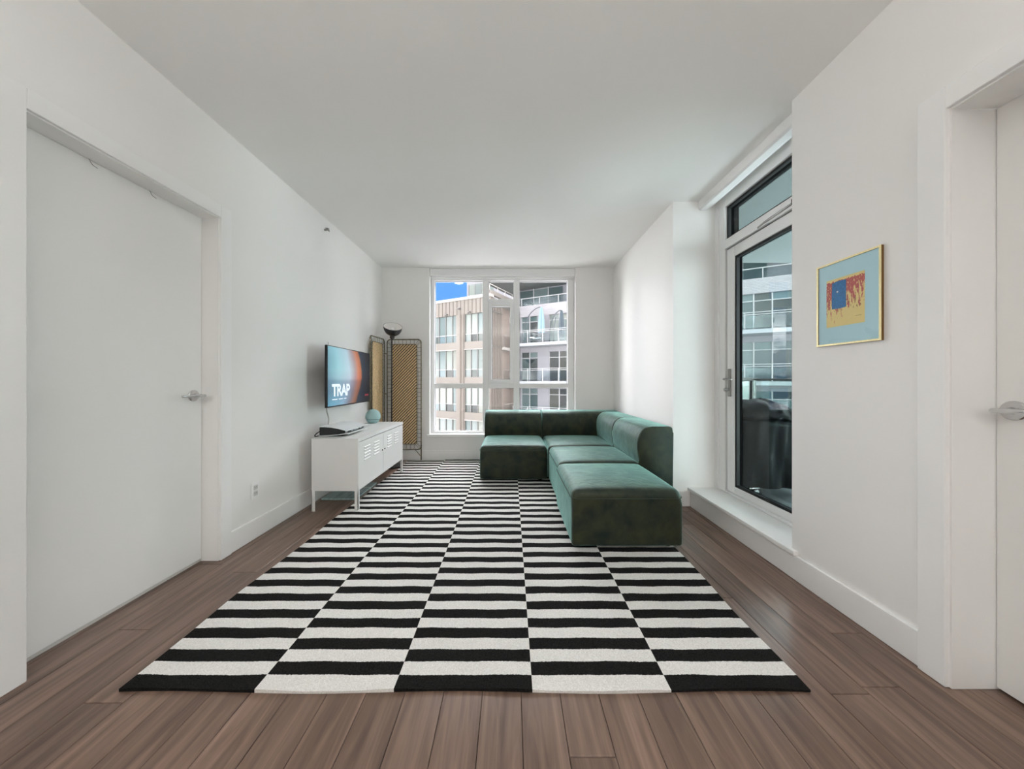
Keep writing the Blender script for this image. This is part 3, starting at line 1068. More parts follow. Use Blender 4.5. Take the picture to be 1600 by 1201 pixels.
# ------------------------------------------------------------------ game console
gx0, gx1, gy0, gy1, gz = -1.728, -1.474, 2.955, 3.345, CZ1 + 0.004
M_shell = mat('white_shell', rgb(226, 229, 230), 0.35)
gc_ = thing('game_console', 'black and white game console lying flat on the near end of the white cabinet', 'game console', (gx0, gy0, gz))
def ribbon(bm, path, thick, y0, y1):
    """curved plate: path of (x,z) thickened downwards"""
    up = path
    dn = [(x, z - thick) for x, z in path][::-1]
    prism(bm, up + dn, 'y', y0, y1)
gl_ = gy1 - gy0
body = [(0.004, 0.012), (0.06, 0.013), (0.12, 0.017), (0.17, 0.022), (0.225, 0.030), (0.232, 0.04), (0.225, 0.055), (0.17, 0.070), (0.11, 0.081), (0.05, 0.086), (0.004, 0.086), (0.0, 0.08), (0.0, 0.018)]
bm = bmesh.new()
prism(bm, body, 'y', 0.006, gl_ - 0.006)
obj('core', bm, mat('console_black', rgb(16, 17, 20), 0.22), gc_, auto=35)
bm = bmesh.new()
ribbon(bm, [(-0.004, 0.091), (0.05, 0.0915), (0.11, 0.087), (0.17, 0.076), (0.225, 0.062), (0.252, 0.057), (0.262, 0.058)], 0.005, 0.0, gl_ + 0.02)
obj('top_plate', bm, M_shell, gc_, auto=35)
bm = bmesh.new()
ribbon(bm, [(-0.004, 0.010), (0.06, 0.0105), (0.12, 0.0145), (0.17, 0.0195), (0.225, 0.0275), (0.255, 0.029), (0.265, 0.027)], 0.005, 0.0, gl_ + 0.02)
obj('bottom_plate', bm, M_shell, gc_, auto=35)
bm = bmesh.new()
box(bm, 0.01, 0.20, 0.03, gl_ - 0.03, 0.0005, 0.007, bev=0.002)
obj('stand', bm, M_black, gc_)
M_port = mat('port_silver', rgb(190, 194, 196), 0.3)
for (a, c, zz0, zz1) in ((0.012, 0.05, 0.034, 0.052), (0.12, 0.155, 0.032, 0.054), (0.17, 0.26, 0.034, 0.05), (0.29, 0.33, 0.036, 0.05)):
    obj('front_port', box(bmesh.new(), 0.224, 0.2335, a, c, zz0, zz1, bev=0.002), M_port, gc_)
pts = [(gx0 - 0.006, gy0 + 0.03, gz + 0.045), (gx0 - 0.012, gy0 + 0.005, gz + 0.038), (gx0 - 0.022, gy0 - 0.02, gz + 0.022), (gx0 - 0.016, gy0 - 0.03, gz + 0.0075), (gx0 - 0.01, gy0 + 0.02, gz + 0.0065), (gx0 - 0.004, gy0 + 0.12, gz + 0.0065)]
c2 = obj('cable', tube(bmesh.new(), smooth_path(pts), 0.0045, 8), M_black, smooth=True)
tag(c2, 'short black cable looping out of the back of the game console', 'cable')

# ------------------------------------------------------------------ teal globe on the cabinet
M_globe = mat('teal_mesh', rgb(156, 188, 188), 0.7, bump=0.25, bscale=300)
gb_ = thing('globe_diffuser', 'round pale teal globe with a groove on the far end of the white cabinet', 'diffuser', (-1.645, 3.915, CZ1 + 0.004))
R0 = 0.0865
def sph(a0, a1, n, r=R0, zc=0.078):
    return [(r * math.cos(math.radians(a0 + (a1 - a0) * i / n)), zc + r * math.sin(math.radians(a0 + (a1 - a0) * i / n))) for i in range(n + 1)]
prof = [(0, 0.001), (0.05, 0.001)] + sph(-58, -24, 8)[0:] + [(R0 * 0.87, 0.043)]
obj('base', lathe(bmesh.new(), prof + [(0, 0.043)], 40), M_globe, gb_, auto=30)
prof = [(0, 0.0492), (R0 * 0.90, 0.0492)] + sph(-18, 84, 20) + [(0.010, 0.166), (0.004, 0.176), (0, 0.178)]
obj('shell', lathe(bmesh.new(), prof, 40), M_globe, gb_, auto=30)
obj('groove_ring', lathe(bmesh.new(), [(0, 0.0432), (0.072, 0.0432), (0.072, 0.049), (0, 0.049)], 40), mat('groove_dark', rgb(70, 96, 98), 0.6), gb_, auto=30)

# ------------------------------------------------------------------ floor lamp
M_lampb = mat('lamp_black', rgb(24, 24, 26), 0.4)
M_lampw = mat('lamp_inner_white', rgb(235, 233, 230), 0.5)
LXp, LYp = -1.575, 4.335
lp = thing('floor_lamp', 'black floor lamp with a tilted bowl uplighter in front of the rattan screen', 'lamp', (LXp, LYp, 0.001))
obj('base', lathe(bmesh.new(), [(0, 0), (0.128, 0), (0.13, 0.004), (0.13, 0.02), (0.124, 0.026), (0.02, 0.032), (0.012, 0.05), (0, 0.05)], 40), M_lampb, lp, auto=35)
obj('pole', tube(bmesh.new(), [(0, 0, 0.03), (0, 0, 0.9), (0.002, 0, 1.715)], 0.0085, 12), M_lampb, lp, smooth=True)
obj('pole_joint', lathe(bmesh.new(), [(0, 0.985), (0.0115, 0.985), (0.0115, 1.01), (0, 1.01)], 16), M_lampb, lp, auto=35)
ax = Vector((0.24, -0.50, 0.83)).normalized()
hm = Matrix.Translation((0.012, -0.01, 1.735)) @ ax.to_track_quat('Z', 'Y').to_matrix().to_4x4()
bowl = [(0.0, -0.045), (0.022, -0.045), (0.03, -0.038), (0.031, -0.002), (0.036, 0.006), (0.06, 0.018), (0.088, 0.042), (0.106, 0.072), (0.116, 0.108), (0.119, 0.130)]
sh = obj('lamp_shade', lathe(bmesh.new(), bowl + [(0.1165, 0.131), (0.1135, 0.108), (0.1035, 0.074), (0.086, 0.046), (0.058, 0.022), (0.034, 0.01), (0, 0.008)], 40, hm), M_lampb, lp, auto=40)
inn = [(0.1155, 0.1285), (0.1125, 0.107), (0.1025, 0.0745), (0.085, 0.047), (0.057, 0.0235), (0.033, 0.0115), (0, 0.0095)]
obj('shade_lining', lathe(bmesh.new(), inn, 40, hm), M_lampw, sh, smooth=True)
obj('bulb', lathe(bmesh.new(), [(0, 0.012), (0.013, 0.012), (0.014, 0.03), (0.026, 0.05), (0.03, 0.07), (0.024, 0.09), (0.010, 0.10), (0, 0.101)], 24, hm), M_lampw, sh, smooth=True)

# two uplighters added as fill light, unseen behind the camera
for i, (ux, uy) in enumerate(UP_POS):
    up = thing('fill_uplighter', ('added black fill uplighter, unseen behind the camera on the left', 'added black fill uplighter, unseen behind the camera on the right')[i], 'lamp', (ux, uy, 0.001))
    obj('base', lathe(bmesh.new(), [(0, 0), (0.13, 0), (0.13, 0.02), (0.02, 0.03), (0, 0.03)], 32), M_lampb, up, auto=35)
    obj('pole', tube(bmesh.new(), [(0, 0, 0.02), (0, 0, 1.72)], 0.01, 12), M_lampb, up, smooth=True)
    obj('lamp_shade', lathe(bmesh.new(), [(0, 1.70), (0.03, 1.70), (0.09, 1.74), (0.15, 1.82), (0.155, 1.822), (0.09, 1.75), (0.03, 1.712), (0, 1.711)], 32), M_lampb, up, auto=40)
    ul = bpy.data.lights.new('fill_light', 'AREA')
    ul.shape = 'DISK'
    ul.size = 0.2
    ul.energy = UP_W
    ul.color = (1.0, 0.985, 0.975)
    uo = bpy.data.objects.new('fill_light', ul)
    COL.objects.link(uo)
    uo.parent = up
    uo.location = (0, 0, 1.80)
    uo.rotation_euler = (math.pi, 0, 0)
# ------------------------------------------------------------------ rattan folding screen
M_bamboo = mat('bamboo_pole', rgb(116, 108, 84), 0.5, noise=0.55, nscale=26, stretch=(1, 1, 1.6))
M_bind = mat('cane_binding', rgb(96, 86, 62), 0.6)
M_cane = mat('woven_cane', rgb(220, 194, 150), 0.6, noise=0.16, nscale=30)
M_gap_d = mat('weave_gap_brown', rgb(78, 56, 36), 0.7)
fs = thing('folding_screen', 'two-panel rattan folding screen with woven cane centres in the room corner', 'screen', (-1.80, 4.655, 0.001))
def rrect(w0, w1, z0, z1, r, n=6):
    pts = []
    for (cx, cz, a0) in ((w1 - r, z1 - r, 0), (w0 + r, z1 - r, 90), (w0 + r, z0 + r, 180), (w1 - r, z0 + r, 270)):
        for k in range(n + 1):
            a = math.radians(a0 + 90 * k / n)
            pts.append((cx + r * math.cos(a), 0, cz + r * math.sin(a)))
    return pts
def screen_panel(mtx, w):
    """panel in its own x-z plane, x 0..w"""
    def fin(name, bm, m, parent, sm=True):
        bmesh.ops.transform(bm, matrix=mtx, verts=bm.verts[:])
        return obj(name, bm, m, parent, smooth=sm)
    zt_, zb_ = 1.722, 0.165
    fr_ = fin('panel_frame', tube(bmesh.new(), rrect(0.0, w, zb_, zt_, 0.045), 0.008, 8, closed=True), M_bamboo, fs)
    fin('inner_frame', tube(bmesh.new(), rrect(0.062, w - 0.062, zb_ + 0.075, zt_ - 0.068, 0.035), 0.006, 8, closed=True), M_bamboo, fr_)
    for lx in (0.0, w):
        fin('leg', tube(bmesh.new(), [(lx, 0, 0.0 if lx == 0 or w < 0.46 else RTH + 0.003), (lx, 0, zb_ + 0.06)], 0.009, 8), M_bamboo, fr_)
        s = 1 if lx == 0 else -1
        fin('brace', tube(bmesh.new(), [(lx + s * 0.01, 0, 0.075), (lx + s * 0.085, 0, zb_ - 0.004)], 0.0045, 6), M_bind, fr_)
    ties = bmesh.new()
    z = zb_ + 0.11
    while z < zt_ - 0.09:
        tube(ties, [(0.004, 0, z), (0.058, 0, z + 0.002)], 0.0026, 5)
        tube(ties, [(w - 0.004, 0, z), (w - 0.058, 0, z + 0.002)], 0.0026, 5)
        z += 0.058
    x = 0.11
    while x < w - 0.09:
        tube(ties, [(x, 0, zt_ - 0.004), (x, 0, zt_ - 0.064)], 0.0026, 5)
        tube(ties, [(x, 0, zb_ + 0.004), (x, 0, zb_ + 0.071)], 0.0026, 5)
        x += 0.055
    for (cx, cz, sx, sz) in ((0.0, zb_, 1, 1), (w, zb_, -1, 1), (0.0, zt_, 1, -1), (w, zt_, -1, -1)):
        for (a, c, d, e_) in ((0.012, 0.018, 0.068, 0.085), (0.03, 0.006, 0.082, 0.072), (0.005, 0.035, 0.062, 0.10)):
            tube(ties, [(cx + sx * a, 0, cz + sz * c), (cx + sx * d, 0, cz + sz * e_)], 0.0022, 5)
    ob = fin('ties', ties, M_bind, fr_)
    ob['kind'] = 'stuff'
    # diagonal weave: wide pale strands one way, dark thin strips painted in for shaded, bound gaps, wide strands the other way
    x0, x1, z0, z1 = 0.064, w - 0.064, zb_ + 0.078, zt_ - 0.07
    def weave(step, half, y, slope, m, name, phase=0.0):
        bm = bmesh.new()
        c = -(z1 - z0) - 0.1 + phase
        c_end = (x1 - x0) + (z1 - z0) + 0.1
        while c < c_end:
            # line x = x0 + c + slope*(z - z0)
            lo, hi = z0, z1
            zs = sorted([z0 + ((x0 - (x0 + c)) / slope), z0 + ((x1 - (x0 + c)) / slope)])
            lo, hi = max(lo, zs[0]), min(hi, zs[1])
            if hi - lo > 0.006:
                a = Vector((x0 + c + slope * (lo - z0), y, lo))
                b2 = Vector((x0 + c + slope * (hi - z0), y, hi))
                d = (b2 - a).normalized()
                nrm = Vector((-d.z, 0, d.x)) * half
                th_ = Vector((0, 0.0012, 0))
                vs = [bm.verts.new(p) for p in (a + nrm - th_, a - nrm - th_, b2 - nrm - th_, b2 + nrm - th_, a + nrm + th_, a - nrm + th_, b2 - nrm + th_, b2 + nrm + th_)]
                for f in ((0, 1, 2, 3), (7, 6, 5, 4), (0, 4, 5, 1), (1, 5, 6, 2), (2, 6, 7, 3), (3, 7, 4, 0)):
                    bm.faces.new([vs[k] for k in f])
            c += step
        o_ = fin(name, bm, m, fr_, sm=False)
        o_['kind'] = 'stuff'
    weave(0.042, 0.0098, -0.0015, 1.0, M_cane, 'cane_weave')
    weave(0.042, 0.0098, 0.0015, -1.0, M_cane, 'cane_weave')
    weave(0.042, 0.0055, -0.0040, 1.0, M_gap_d, 'weave_gap_dark', 0.021)
# right panel stands along the back wall, left panel along the left wall
screen_panel(Matrix.Translation((0.045, 0.0, 0)) @ Matrix.Rotation(math.radians(-1.0), 4, 'Z'), 0.485)
v_ = Vector((-0.008, -0.45, 0))
ang = math.atan2(v_.y, v_.x)
screen_panel(Matrix.Translation((0.008, -0.012, 0)) @ Matrix.Rotation(ang, 4, 'Z'), 0.45)
for zz in (1.52, 0.95, 0.4):
    obj('hinge_binding', tube(bmesh.new(), [(0.0, -0.014, zz), (0.02, -0.012, zz + 0.004), (0.045, 0.0, zz)], 0.0075, 8), M_bamboo, fs, smooth=True)

# ------------------------------------------------------------------ outlet and sprinkler on the left wall
ou = thing('wall_outlet', 'white double wall outlet above the baseboard beside the left door casing', 'outlet', (XL, 2.372, 0.347))
obj('cover_plate', box(bmesh.new(), 0.0005, 0.006, -0.037, 0.037, -0.058, 0.058, bev=0.002), M_trim, ou)
for zz in (-0.021, 0.021):
    so_ = obj('socket', box(bmesh.new(), 0.0062, 0.0085, -0.017, 0.017, zz - 0.0165, zz + 0.0165, bev=0.003), mat('socket_grey', rgb(205, 205, 203), 0.4), ou)
    obj('slot', B((0.0084, 0.0088, -0.009, -0.006, zz - 0.004, zz + 0.008), (0.0084, 0.0088, 0.006, 0.009, zz - 0.004, zz + 0.008)), M_gasket, so_)
sp = thing('fire_sprinkler', 'small sidewall fire sprinkler head high on the left wall', 'sprinkler', (XL, 3.244, 2.632))
RY = Matrix.Rotation(math.radians(90), 4, 'Y')
obj('escutcheon', lathe(bmesh.new(), [(0, 0.0005), (0.036, 0.0005), (0.036, 0.003), (0.028, 0.008), (0.012, 0.009), (0, 0.009)], 24, RY), M_trim, sp, auto=40)
bm = lathe(bmesh.new(), [(0, 0.009), (0.009, 0.009), (0.009, 0.03), (0, 0.03)], 14, RY)
tube(bm, [(0.03, -0.012, 0), (0.05, -0.012, 0)], 0.003, 6)
tube(bm, [(0.03, 0.012, 0), (0.05, 0.012, 0)], 0.003, 6)
obj('head', bm, M_nickel, sp, auto=40)
obj('deflector', B((0.046, 0.05, -0.018, 0.018, -0.012, 0.006), (0.022, 0.052, -0.014, 0.014, 0.012, 0.014)), M_nickel, sp)

# ------------------------------------------------------------------ framed print on the right wall
PY0, PY1, PZ0, PZ1 = 1.435, 1.738, 1.318, 1.736
pf = thing('framed_print', 'gold-framed abstract print with a pale blue mat on the right wall', 'picture', (XRN, (PY0 + PY1) / 2, PZ0))
pw, ph = PY1 - PY0, PZ1 - PZ0
M_gold = mat('gold_frame', rgb(246, 232, 178), 0.3, metal=0.35, noise=0.1, nscale=40, stretch=(1, 8, 1))
bm = bmesh.new()
fw = 0.0085
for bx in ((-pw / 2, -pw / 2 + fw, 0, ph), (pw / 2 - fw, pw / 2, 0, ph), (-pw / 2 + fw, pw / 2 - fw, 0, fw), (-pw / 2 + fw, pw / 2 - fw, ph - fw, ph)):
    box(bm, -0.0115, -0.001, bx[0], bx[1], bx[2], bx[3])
fo = obj('frame', bm, mat('frame_side_shade', rgb(120, 86, 38), 0.4, metal=0.3), pf)  # shade on the gold frame's sides is put into this brown
bm = bmesh.new()
for bx in ((-pw / 2, -pw / 2 + fw, 0, ph), (pw / 2 - fw, pw / 2, 0, ph), (-pw / 2 + fw, pw / 2 - fw, 0, fw), (-pw / 2 + fw, pw / 2 - fw, ph - fw, ph)):
    box(bm, -0.0135, -0.0116, bx[0], bx[1], bx[2], bx[3])
obj('frame_face', bm, M_gold, fo)
obj('mat_board', B((-0.0085, -0.004, -pw / 2 + fw, pw / 2 - fw, fw, ph - fw)), mat('blue_mat', rgb(190, 226, 237), 0.6), pf)
def art_material():
    m, t, b = base_mat('abstract_print')
    N, L = t.nodes, t.links
    tcn = N.new('ShaderNodeTexCoord')
    sep = N.new('ShaderNodeSeparateXYZ')
    L.new(tcn.outputs['Object'], sep.inputs[0])
    def noise(sc, st, det=4):
        mp_ = N.new('ShaderNodeMapping')
        mp_.inputs['Scale'].default_value = st
        L.new(tcn.outputs['Object'], mp_.inputs['Vector'])
        n_ = N.new('ShaderNodeTexNoise')
        n_.inputs['Scale'].default_value = sc
        n_.inputs['Detail'].default_value = det
        L.new(mp_.outputs[0], n_.inputs['Vector'])
        return n_.outputs['Fac']
    def mth(op, a, bb=None):
        q = N.new('ShaderNodeMath')
        q.operation = op
        for i, s in enumerate((a, bb)):
            if s is None:
                continue
            if isinstance(s, (int, float)):
                q.inputs[i].default_value = s
            else:
                L.new(s, q.inputs[i])
        return q.outputs[0]
    def mix(f, a, bb):
        q = N.new('ShaderNodeMix')
        q.data_type = 'RGBA'
        L.new(f, q.inputs['Factor'])
        for nm, s in (('A', a), ('B', bb)):
            if isinstance(s, tuple):
                q.inputs[nm].default_value = s
            else:
                L.new(s, q.inputs[nm])
        return q.outputs['Result']
    # object x runs to the viewer's left-right (0..1), z 0..1
    u, v = sep.outputs['Y'], sep.outputs['Z']
    n1 = noise(60, (1, 1.6, 0.28))
    n2 = noise(150, (1, 1, 0.6))
    # red wash: dense near the top, breaking into streaks lower down
    edge = mth('ADD', mth('MULTIPLY', mth('SUBTRACT', n1, 0.5), 0.42), mth('MULTIPLY', u, 0.30))
    red = mth('GREATER_THAN', mth('ADD', v, edge), 0.118)
    topcut = mth('LESS_THAN', mth('ADD', v, mth('MULTIPLY', mth('SUBTRACT', n1, 0.5), 0.03)), 0.226)
    red = mth('MULTIPLY', red, topcut)
    speck = mth('GREATER_THAN', n2, 0.40)
    red = mth('MULTIPLY', red, speck)
    col = mix(red, rgb(238, 216, 146), rgb(196, 92, 88))
    dark = mth('MULTIPLY', mth('GREATER_THAN', noise(110, (1, 1.2, 0.35)), 0.62), mth('MULTIPLY', mth('GREATER_THAN', v, 0.075), mth('LESS_THAN', v, 0.16)))
    col = mix(dark, col, rgb(150, 110, 70))
    b.inputs['Roughness'].default_value = 0.6
    L.new(col, b.inputs['Base Color'])
    return m
aw, ah = 0.182, 0.239
art = obj('print', B((-0.0005, 0.0, -aw / 2, aw / 2, 0, ah)), art_material(), pf, loc=(-0.0086, 1.596 - (PY0 + PY1) / 2, 1.41 - PZ0))
M_blue = mat('blue_block', rgb(36, 118, 180), 0.6, noise=0.25, nscale=90)
bm = bmesh.new()
# blue upright with slightly ragged edges (viewer's left = +Y)
by0, by1, bz0, bz1 = -0.008, 0.062, 0.088, 0.224
poly = [(by0, bz0 + 0.001), (by0 + 0.03, bz0 - 0.001), (by1, bz0 + 0.002), (by1 + 0.001, bz0 + 0.07), (by1 - 0.001, bz1 - 0.004), (by0 + 0.04, bz1), (by0 + 0.01, bz1 - 0.001), (by0, bz1 - 0.003), (by0 + 0.001, bz0 + 0.05)]
prism(bm, poly, 'x', -0.0012, -0.0006)
ab = obj('blue_area', bm, M_blue, art)
bm = lathe(bmesh.new(), [(0, 0), (0.0045, 0), (0.0045, 0.0004), (0, 0.0004)], 16, Matrix.Translation((-0.0013, 0.034, 0.172)) @ Matrix.Rotation(math.radians(-90), 4, 'Y'))
obj('white_dot', bm, M_white, ab)
obj('signature_line', B((-0.0009, -0.0006, -0.078, -0.05, 0.036, 0.0372)), mat('pencil', rgb(120, 96, 60), 0.8), art)
M_pg = glass_mat('picture_glass', (0.985, 0.99, 0.99, 1))
obj('glazing', B((-0.0112, -0.0105, -pw / 2 + fw, pw / 2 - fw, fw, ph - fw)), M_pg, pf)

# ------------------------------------------------------------------ ceiling lamps added for fill, unseen behind the camera
M_ring = mat('fill_ring', rgb(235, 235, 235), 0.4)
for (lx, ly) in FILL_POS:
    t0 = thing('fill_downlight', 'added round white ceiling fill light, unseen behind the camera', 'light', (lx, ly, ZC - 0.001), group='added ceiling fill lights')
    obj('trim_ring', lathe(bmesh.new(), [(0.075, 0), (0.095, 0), (0.093, -0.006), (0.078, -0.006)], 32), M_ring, t0, auto=40)
    ld = bpy.data.lights.new('fill_light', 'AREA')
    ld.shape = 'DISK'
    ld.size = 0.15
    ld.energy = FILL_W
    ld.color = (1.0, 0.985, 0.975)
    lo = bpy.data.objects.new('fill_light', ld)
    COL.objects.link(lo)
    lo.parent = t0
    lo.location = (0, 0, -0.004)

# ================================================================== balcony
M_conc = mat('balcony_concrete', rgb(96, 100, 104), 0.8, noise=0.12, nscale=6)
M_soff = mat('balcony_soffit', rgb(104, 112, 112), 0.9)
M_alu = mat('dark_aluminium', rgb(88, 90, 88), 0.45, metal=0.3)
bz = 0.09
obj_b = tag(obj('balcony_floor', B((1.98, 3.25, -1.0, 4.75, bz - 0.25, bz)), M_conc), 'dark grey concrete balcony floor outside the glass door', 'balcony')
obj_s = tag(obj('balcony_soffit', B((1.976, 5.0, -1.0, 4.62, 2.80, 3.05)), M_soff), 'plain grey concrete soffit over the balcony outside the glass door', 'soffit')
M_dbrick = mat('dark_brick', rgb(34, 30, 28), 0.9, noise=0.25, nscale=14, spec=0.1)
M_mortar = mat('dark_mortar', rgb(24, 22, 21), 0.9, spec=0.1)
pier = thing('brick_pier', 'dark brick pier at the far end of the balcony outside the glass door', 'pier', (2.845, 4.5, bz))
obj('core', B((-0.235, 0.235, -0.085, 0.085, 0.0, 2.708)), M_mortar, pier)
zz = 0.004
row = 0
while zz < 2.63:
    cuts = (-0.245, -0.0, 0.245) if row % 2 == 0 else (-0.245, -0.1225, 0.1225, 0.245)
    for p, q in zip(cuts[:-1], cuts[1:]):
        piece('brick', M_dbrick, pier, p + 0.004, q - 0.004, -0.095, 0.095, zz, zz + 0.066)
    zz += 0.076
    row += 1
rl = thing('balcony_railing', 'grey metal and glass railing around the balcony behind the covered grill', 'railing', (0, 0, bz))
M_rglass = glass_mat('railing_glass', (0.86, 0.92, 0.9, 1))
RXo, RYo = 2.99, 4.05
for (px_, py_) in ((RXo, RYo), (RXo, 2.5), (RXo, 1.0), (2.05, RYo)):
    obj('post', box(bmesh.new(), px_ - 0.025, px_ + 0.025, py_ - 0.025, py_ + 0.025, 0.0005, 1.05, bev=0.003, seg=1), M_alu, rl)
obj('top_rail', box(bmesh.new(), 2.02, RXo + 0.03, RYo - 0.03, RYo + 0.03, 1.05, 1.085, bev=0.003, seg=1), M_alu, rl)
obj('top_rail', box(bmesh.new(), RXo - 0.008, RXo + 0.012, 0.9, RYo - 0.031, 1.055, 1.075, bev=0.003, seg=1), M_alu, rl)
obj('glass_panel', B((2.08, RXo - 0.03, RYo - 0.006, RYo + 0.006, 0.08, 1.045)), M_rglass, rl)
for (a, c) in ((2.53, RYo - 0.03), (1.03, 2.47)):
    obj('glass_panel', B((RXo - 0.006, RXo + 0.006, a, c, 0.08, 1.05)), M_rglass, rl)

# covered grill: draped cover mesh over a cart
gr_ = thing('covered_grill', 'barbecue grill under a wrinkled black cover on the balcony', 'grill', (2.36, 3.10, bz))
def cover():
    bm = bmesh.new()
    nu, nv = 72, 40
    rows = []
    for j in range(nv + 1):
        v = j / nv
        ring = []
        for i in range(nu):
            a = 2 * math.pi * i / nu
            ca, sa = math.cos(a), math.sin(a)
            # superellipse plan
            def se(hx, hy, p=5.0):
                r = (abs(ca / hx) ** p + abs(sa / hy) ** p) ** (-1 / p)
                return r
            if v < 0.72:                                  # skirt
                q = v / 0.72
                flare = (1 - q) ** 1.6
                hx, hy = 0.27 + 0.05 * flare, 0.25 + 0.03 * flare
                z = 0.12 + q * 0.58
                fold = 0.014 * (1 - q) * math.sin(a * 9 + 3 * q) + 0.006 * math.sin(a * 17 - 5 * q)
            elif v < 0.78:                                # gather under the lid
                q = (v - 0.72) / 0.06
                hx, hy = 0.27 + 0.03 * q, 0.25 + 0.03 * q
                z = 0.70 + 0.015 * q
                fold = 0.006 * math.sin(a * 13)
            else:                                         # domed lid
                q = (v - 0.78) / 0.22
                k = max(0.0, 1 - q ** 2.2)
                hx, hy = 0.30 * k + 1e-4, 0.28 * k + 1e-4
                z = 0.715 + 0.165 * (1 - (1 - q) ** 1.7)
                fold = 0.008 * k * math.sin(a * 7 + 8 * q)
            r = se(hx, hy, 4.0) + fold
            x, y = r * ca, r * sa
            # the side tail of the cover hangs outwards on the +X side
            if ca > 0.3 and v < 0.7:
                x += 0.14 * (ca - 0.3) * (1 - v / 0.7) ** 0.8
            # the lid slopes down to +X
            if v > 0.72:
                z -= 0.10 * max(0, x) / 0.3 * min(1, (v - 0.72) / 0.1)
            z += 0.008 * math.sin(5 * x * 8 + a * 3) * (v > 0.75)
            ring.append(bm.verts.new((x, y, z)))
        rows.append(ring)
    for j in range(nv):
        for i in range(nu):
            bm.faces.new((rows[j][i], rows[j][(i + 1) % nu], rows[j + 1][(i + 1) % nu], rows[j + 1][i]))
    bm.faces.new(rows[-1])
    return bm
M_cover = mat('black_vinyl_cover', rgb(7, 7, 9), 0.4, bump=0.4, bscale=14, spec=0.07)
obj('cover', cover(), M_cover, gr_, smooth=True)
for wx_ in (-0.2, 0.24):
    for wy_ in (-0.2, 0.2):
        w = lathe(bmesh.new(), [(0, -0.02), (0.03, -0.02), (0.034, -0.012), (0.058, -0.014), (0.065, -0.006), (0.065, 0.006), (0.058, 0.014), (0.034, 0.012), (0.03, 0.02), (0, 0.02)], 28, Matrix.Translation((wx_, wy_, 0.066)) @ Matrix.Rotation(math.radians(90), 4, 'X'))
        wo_ = obj('wheel', w, M_black, gr_, auto=40)
        h_ = lathe(bmesh.new(), [(0.006, -0.023), (0.026, -0.0215), (0.026, 0.0215), (0.006, 0.023)], 20, Matrix.Translation((wx_, wy_, 0.066)) @ Matrix.Rotation(math.radians(90), 4, 'X'))
        obj('hub', h_, M_chrome, wo_, auto=40)
bm = tube(bmesh.new(), smooth_path([(-0.26, -0.215, 0.10), (0.05, -0.235, 0.135), (0.22, -0.235, 0.137), (0.285, -0.225, 0.12), (0.29, -0.2, 0.085)]), 0.0085, 8)
tube(bm, [(-0.2, 0.2, 0.1), (0.24, 0.2, 0.1)], 0.008, 8)
tube(bm, [(-0.2, -0.2, 0.1), (-0.2, 0.2, 0.1)], 0.008, 8)
tube(bm, [(0.24, -0.2, 0.1), (0.24, 0.2, 0.1)], 0.008, 8)
obj('cart_frame', bm, M_chrome, gr_, smooth=True)

# ================================================================== outdoors
structure(obj('ground', B((-120, 120, 6.0, 160, -16.2, -16.0)), mat('street_ground', rgb(165, 164, 161), 0.9, noise=0.2, nscale=0.3)))
ANG = math.atan2(-0.475, 0.88)
M_beige = mat('beige_cladding', rgb(99, 89, 82), 0.75, noise=0.06, nscale=1.5)
M_beige2 = mat('beige_panel', rgb(88, 83, 78), 0.8, spec=0.2)
M_rib = mat('beige_rib', rgb(74, 67, 61), 0.8, spec=0.2)
M_cap = mat('pale_coping', rgb(112, 108, 103), 0.7)
M_mull = mat('window_bronze', rgb(63, 61, 59), 0.5)
M_mullw = mat('window_white', rgb(113, 113, 113), 0.5)
def far_glass(name, cols, rough=0.12):
    m, t, b = base_mat(name)
    oi = t.nodes.new('ShaderNodeObjectInfo')
    rp1 = t.nodes.new('ShaderNodeValToRGB')
    rp1.color_ramp.interpolation = 'CONSTANT'
    el = rp1.color_ramp.elements
    el[0].position = 0
    el[0].color = rgb(*cols[0])
    el[1].position = 1.0 / len(cols)
    el[1].color = rgb(*cols[1])
    for i in range(2, len(cols)):
        x = el.new(i / len(cols))
        x.color = rgb(*cols[i])
    t.links.new(oi.outputs['Random'], rp1.inputs['Fac'])
    t.links.new(rp1.outputs['Color'], b.inputs['Base Color'])
    b.inputs['Roughness'].default_value = rough
    b.inputs['Specular IOR Level'].default_value = 0.22
    return m
M_fg1 = far_glass('curtained_glass', [(77, 83, 80), (83, 89, 87), (70, 79, 78), (87, 92, 87), (65, 74, 73), (81, 87, 85), (89, 91, 85)])
M_fg1d = far_glass('lower_glass', [(70, 80, 81), (52, 57, 54), (30, 34, 33), (81, 87, 85), (65, 77, 80), (85, 87, 81)])
M_fg2 = far_glass('balcony_glass', [(55, 69, 70), (42, 54, 55), (62, 73, 73), (48, 62, 62), (34, 40, 40)])
M_fg3 = far_glass('dark_glass', [(29, 32, 29), (23, 27, 26), (36, 38, 32)])

# beige building ----------------------------------------------------------
lb = thing('apartment_building', 'beige panelled apartment block with tall grouped windows seen through the back window', 'building', (-1.67, 26.7, 0), ANG)
AL = -16.0
obj('core', B((AL, -0.35, 0.35, 9.0, -16, 7.9)), M_beige, lb)
heads = (6.76, 3.76, 0.76, -2.24, -5.24)
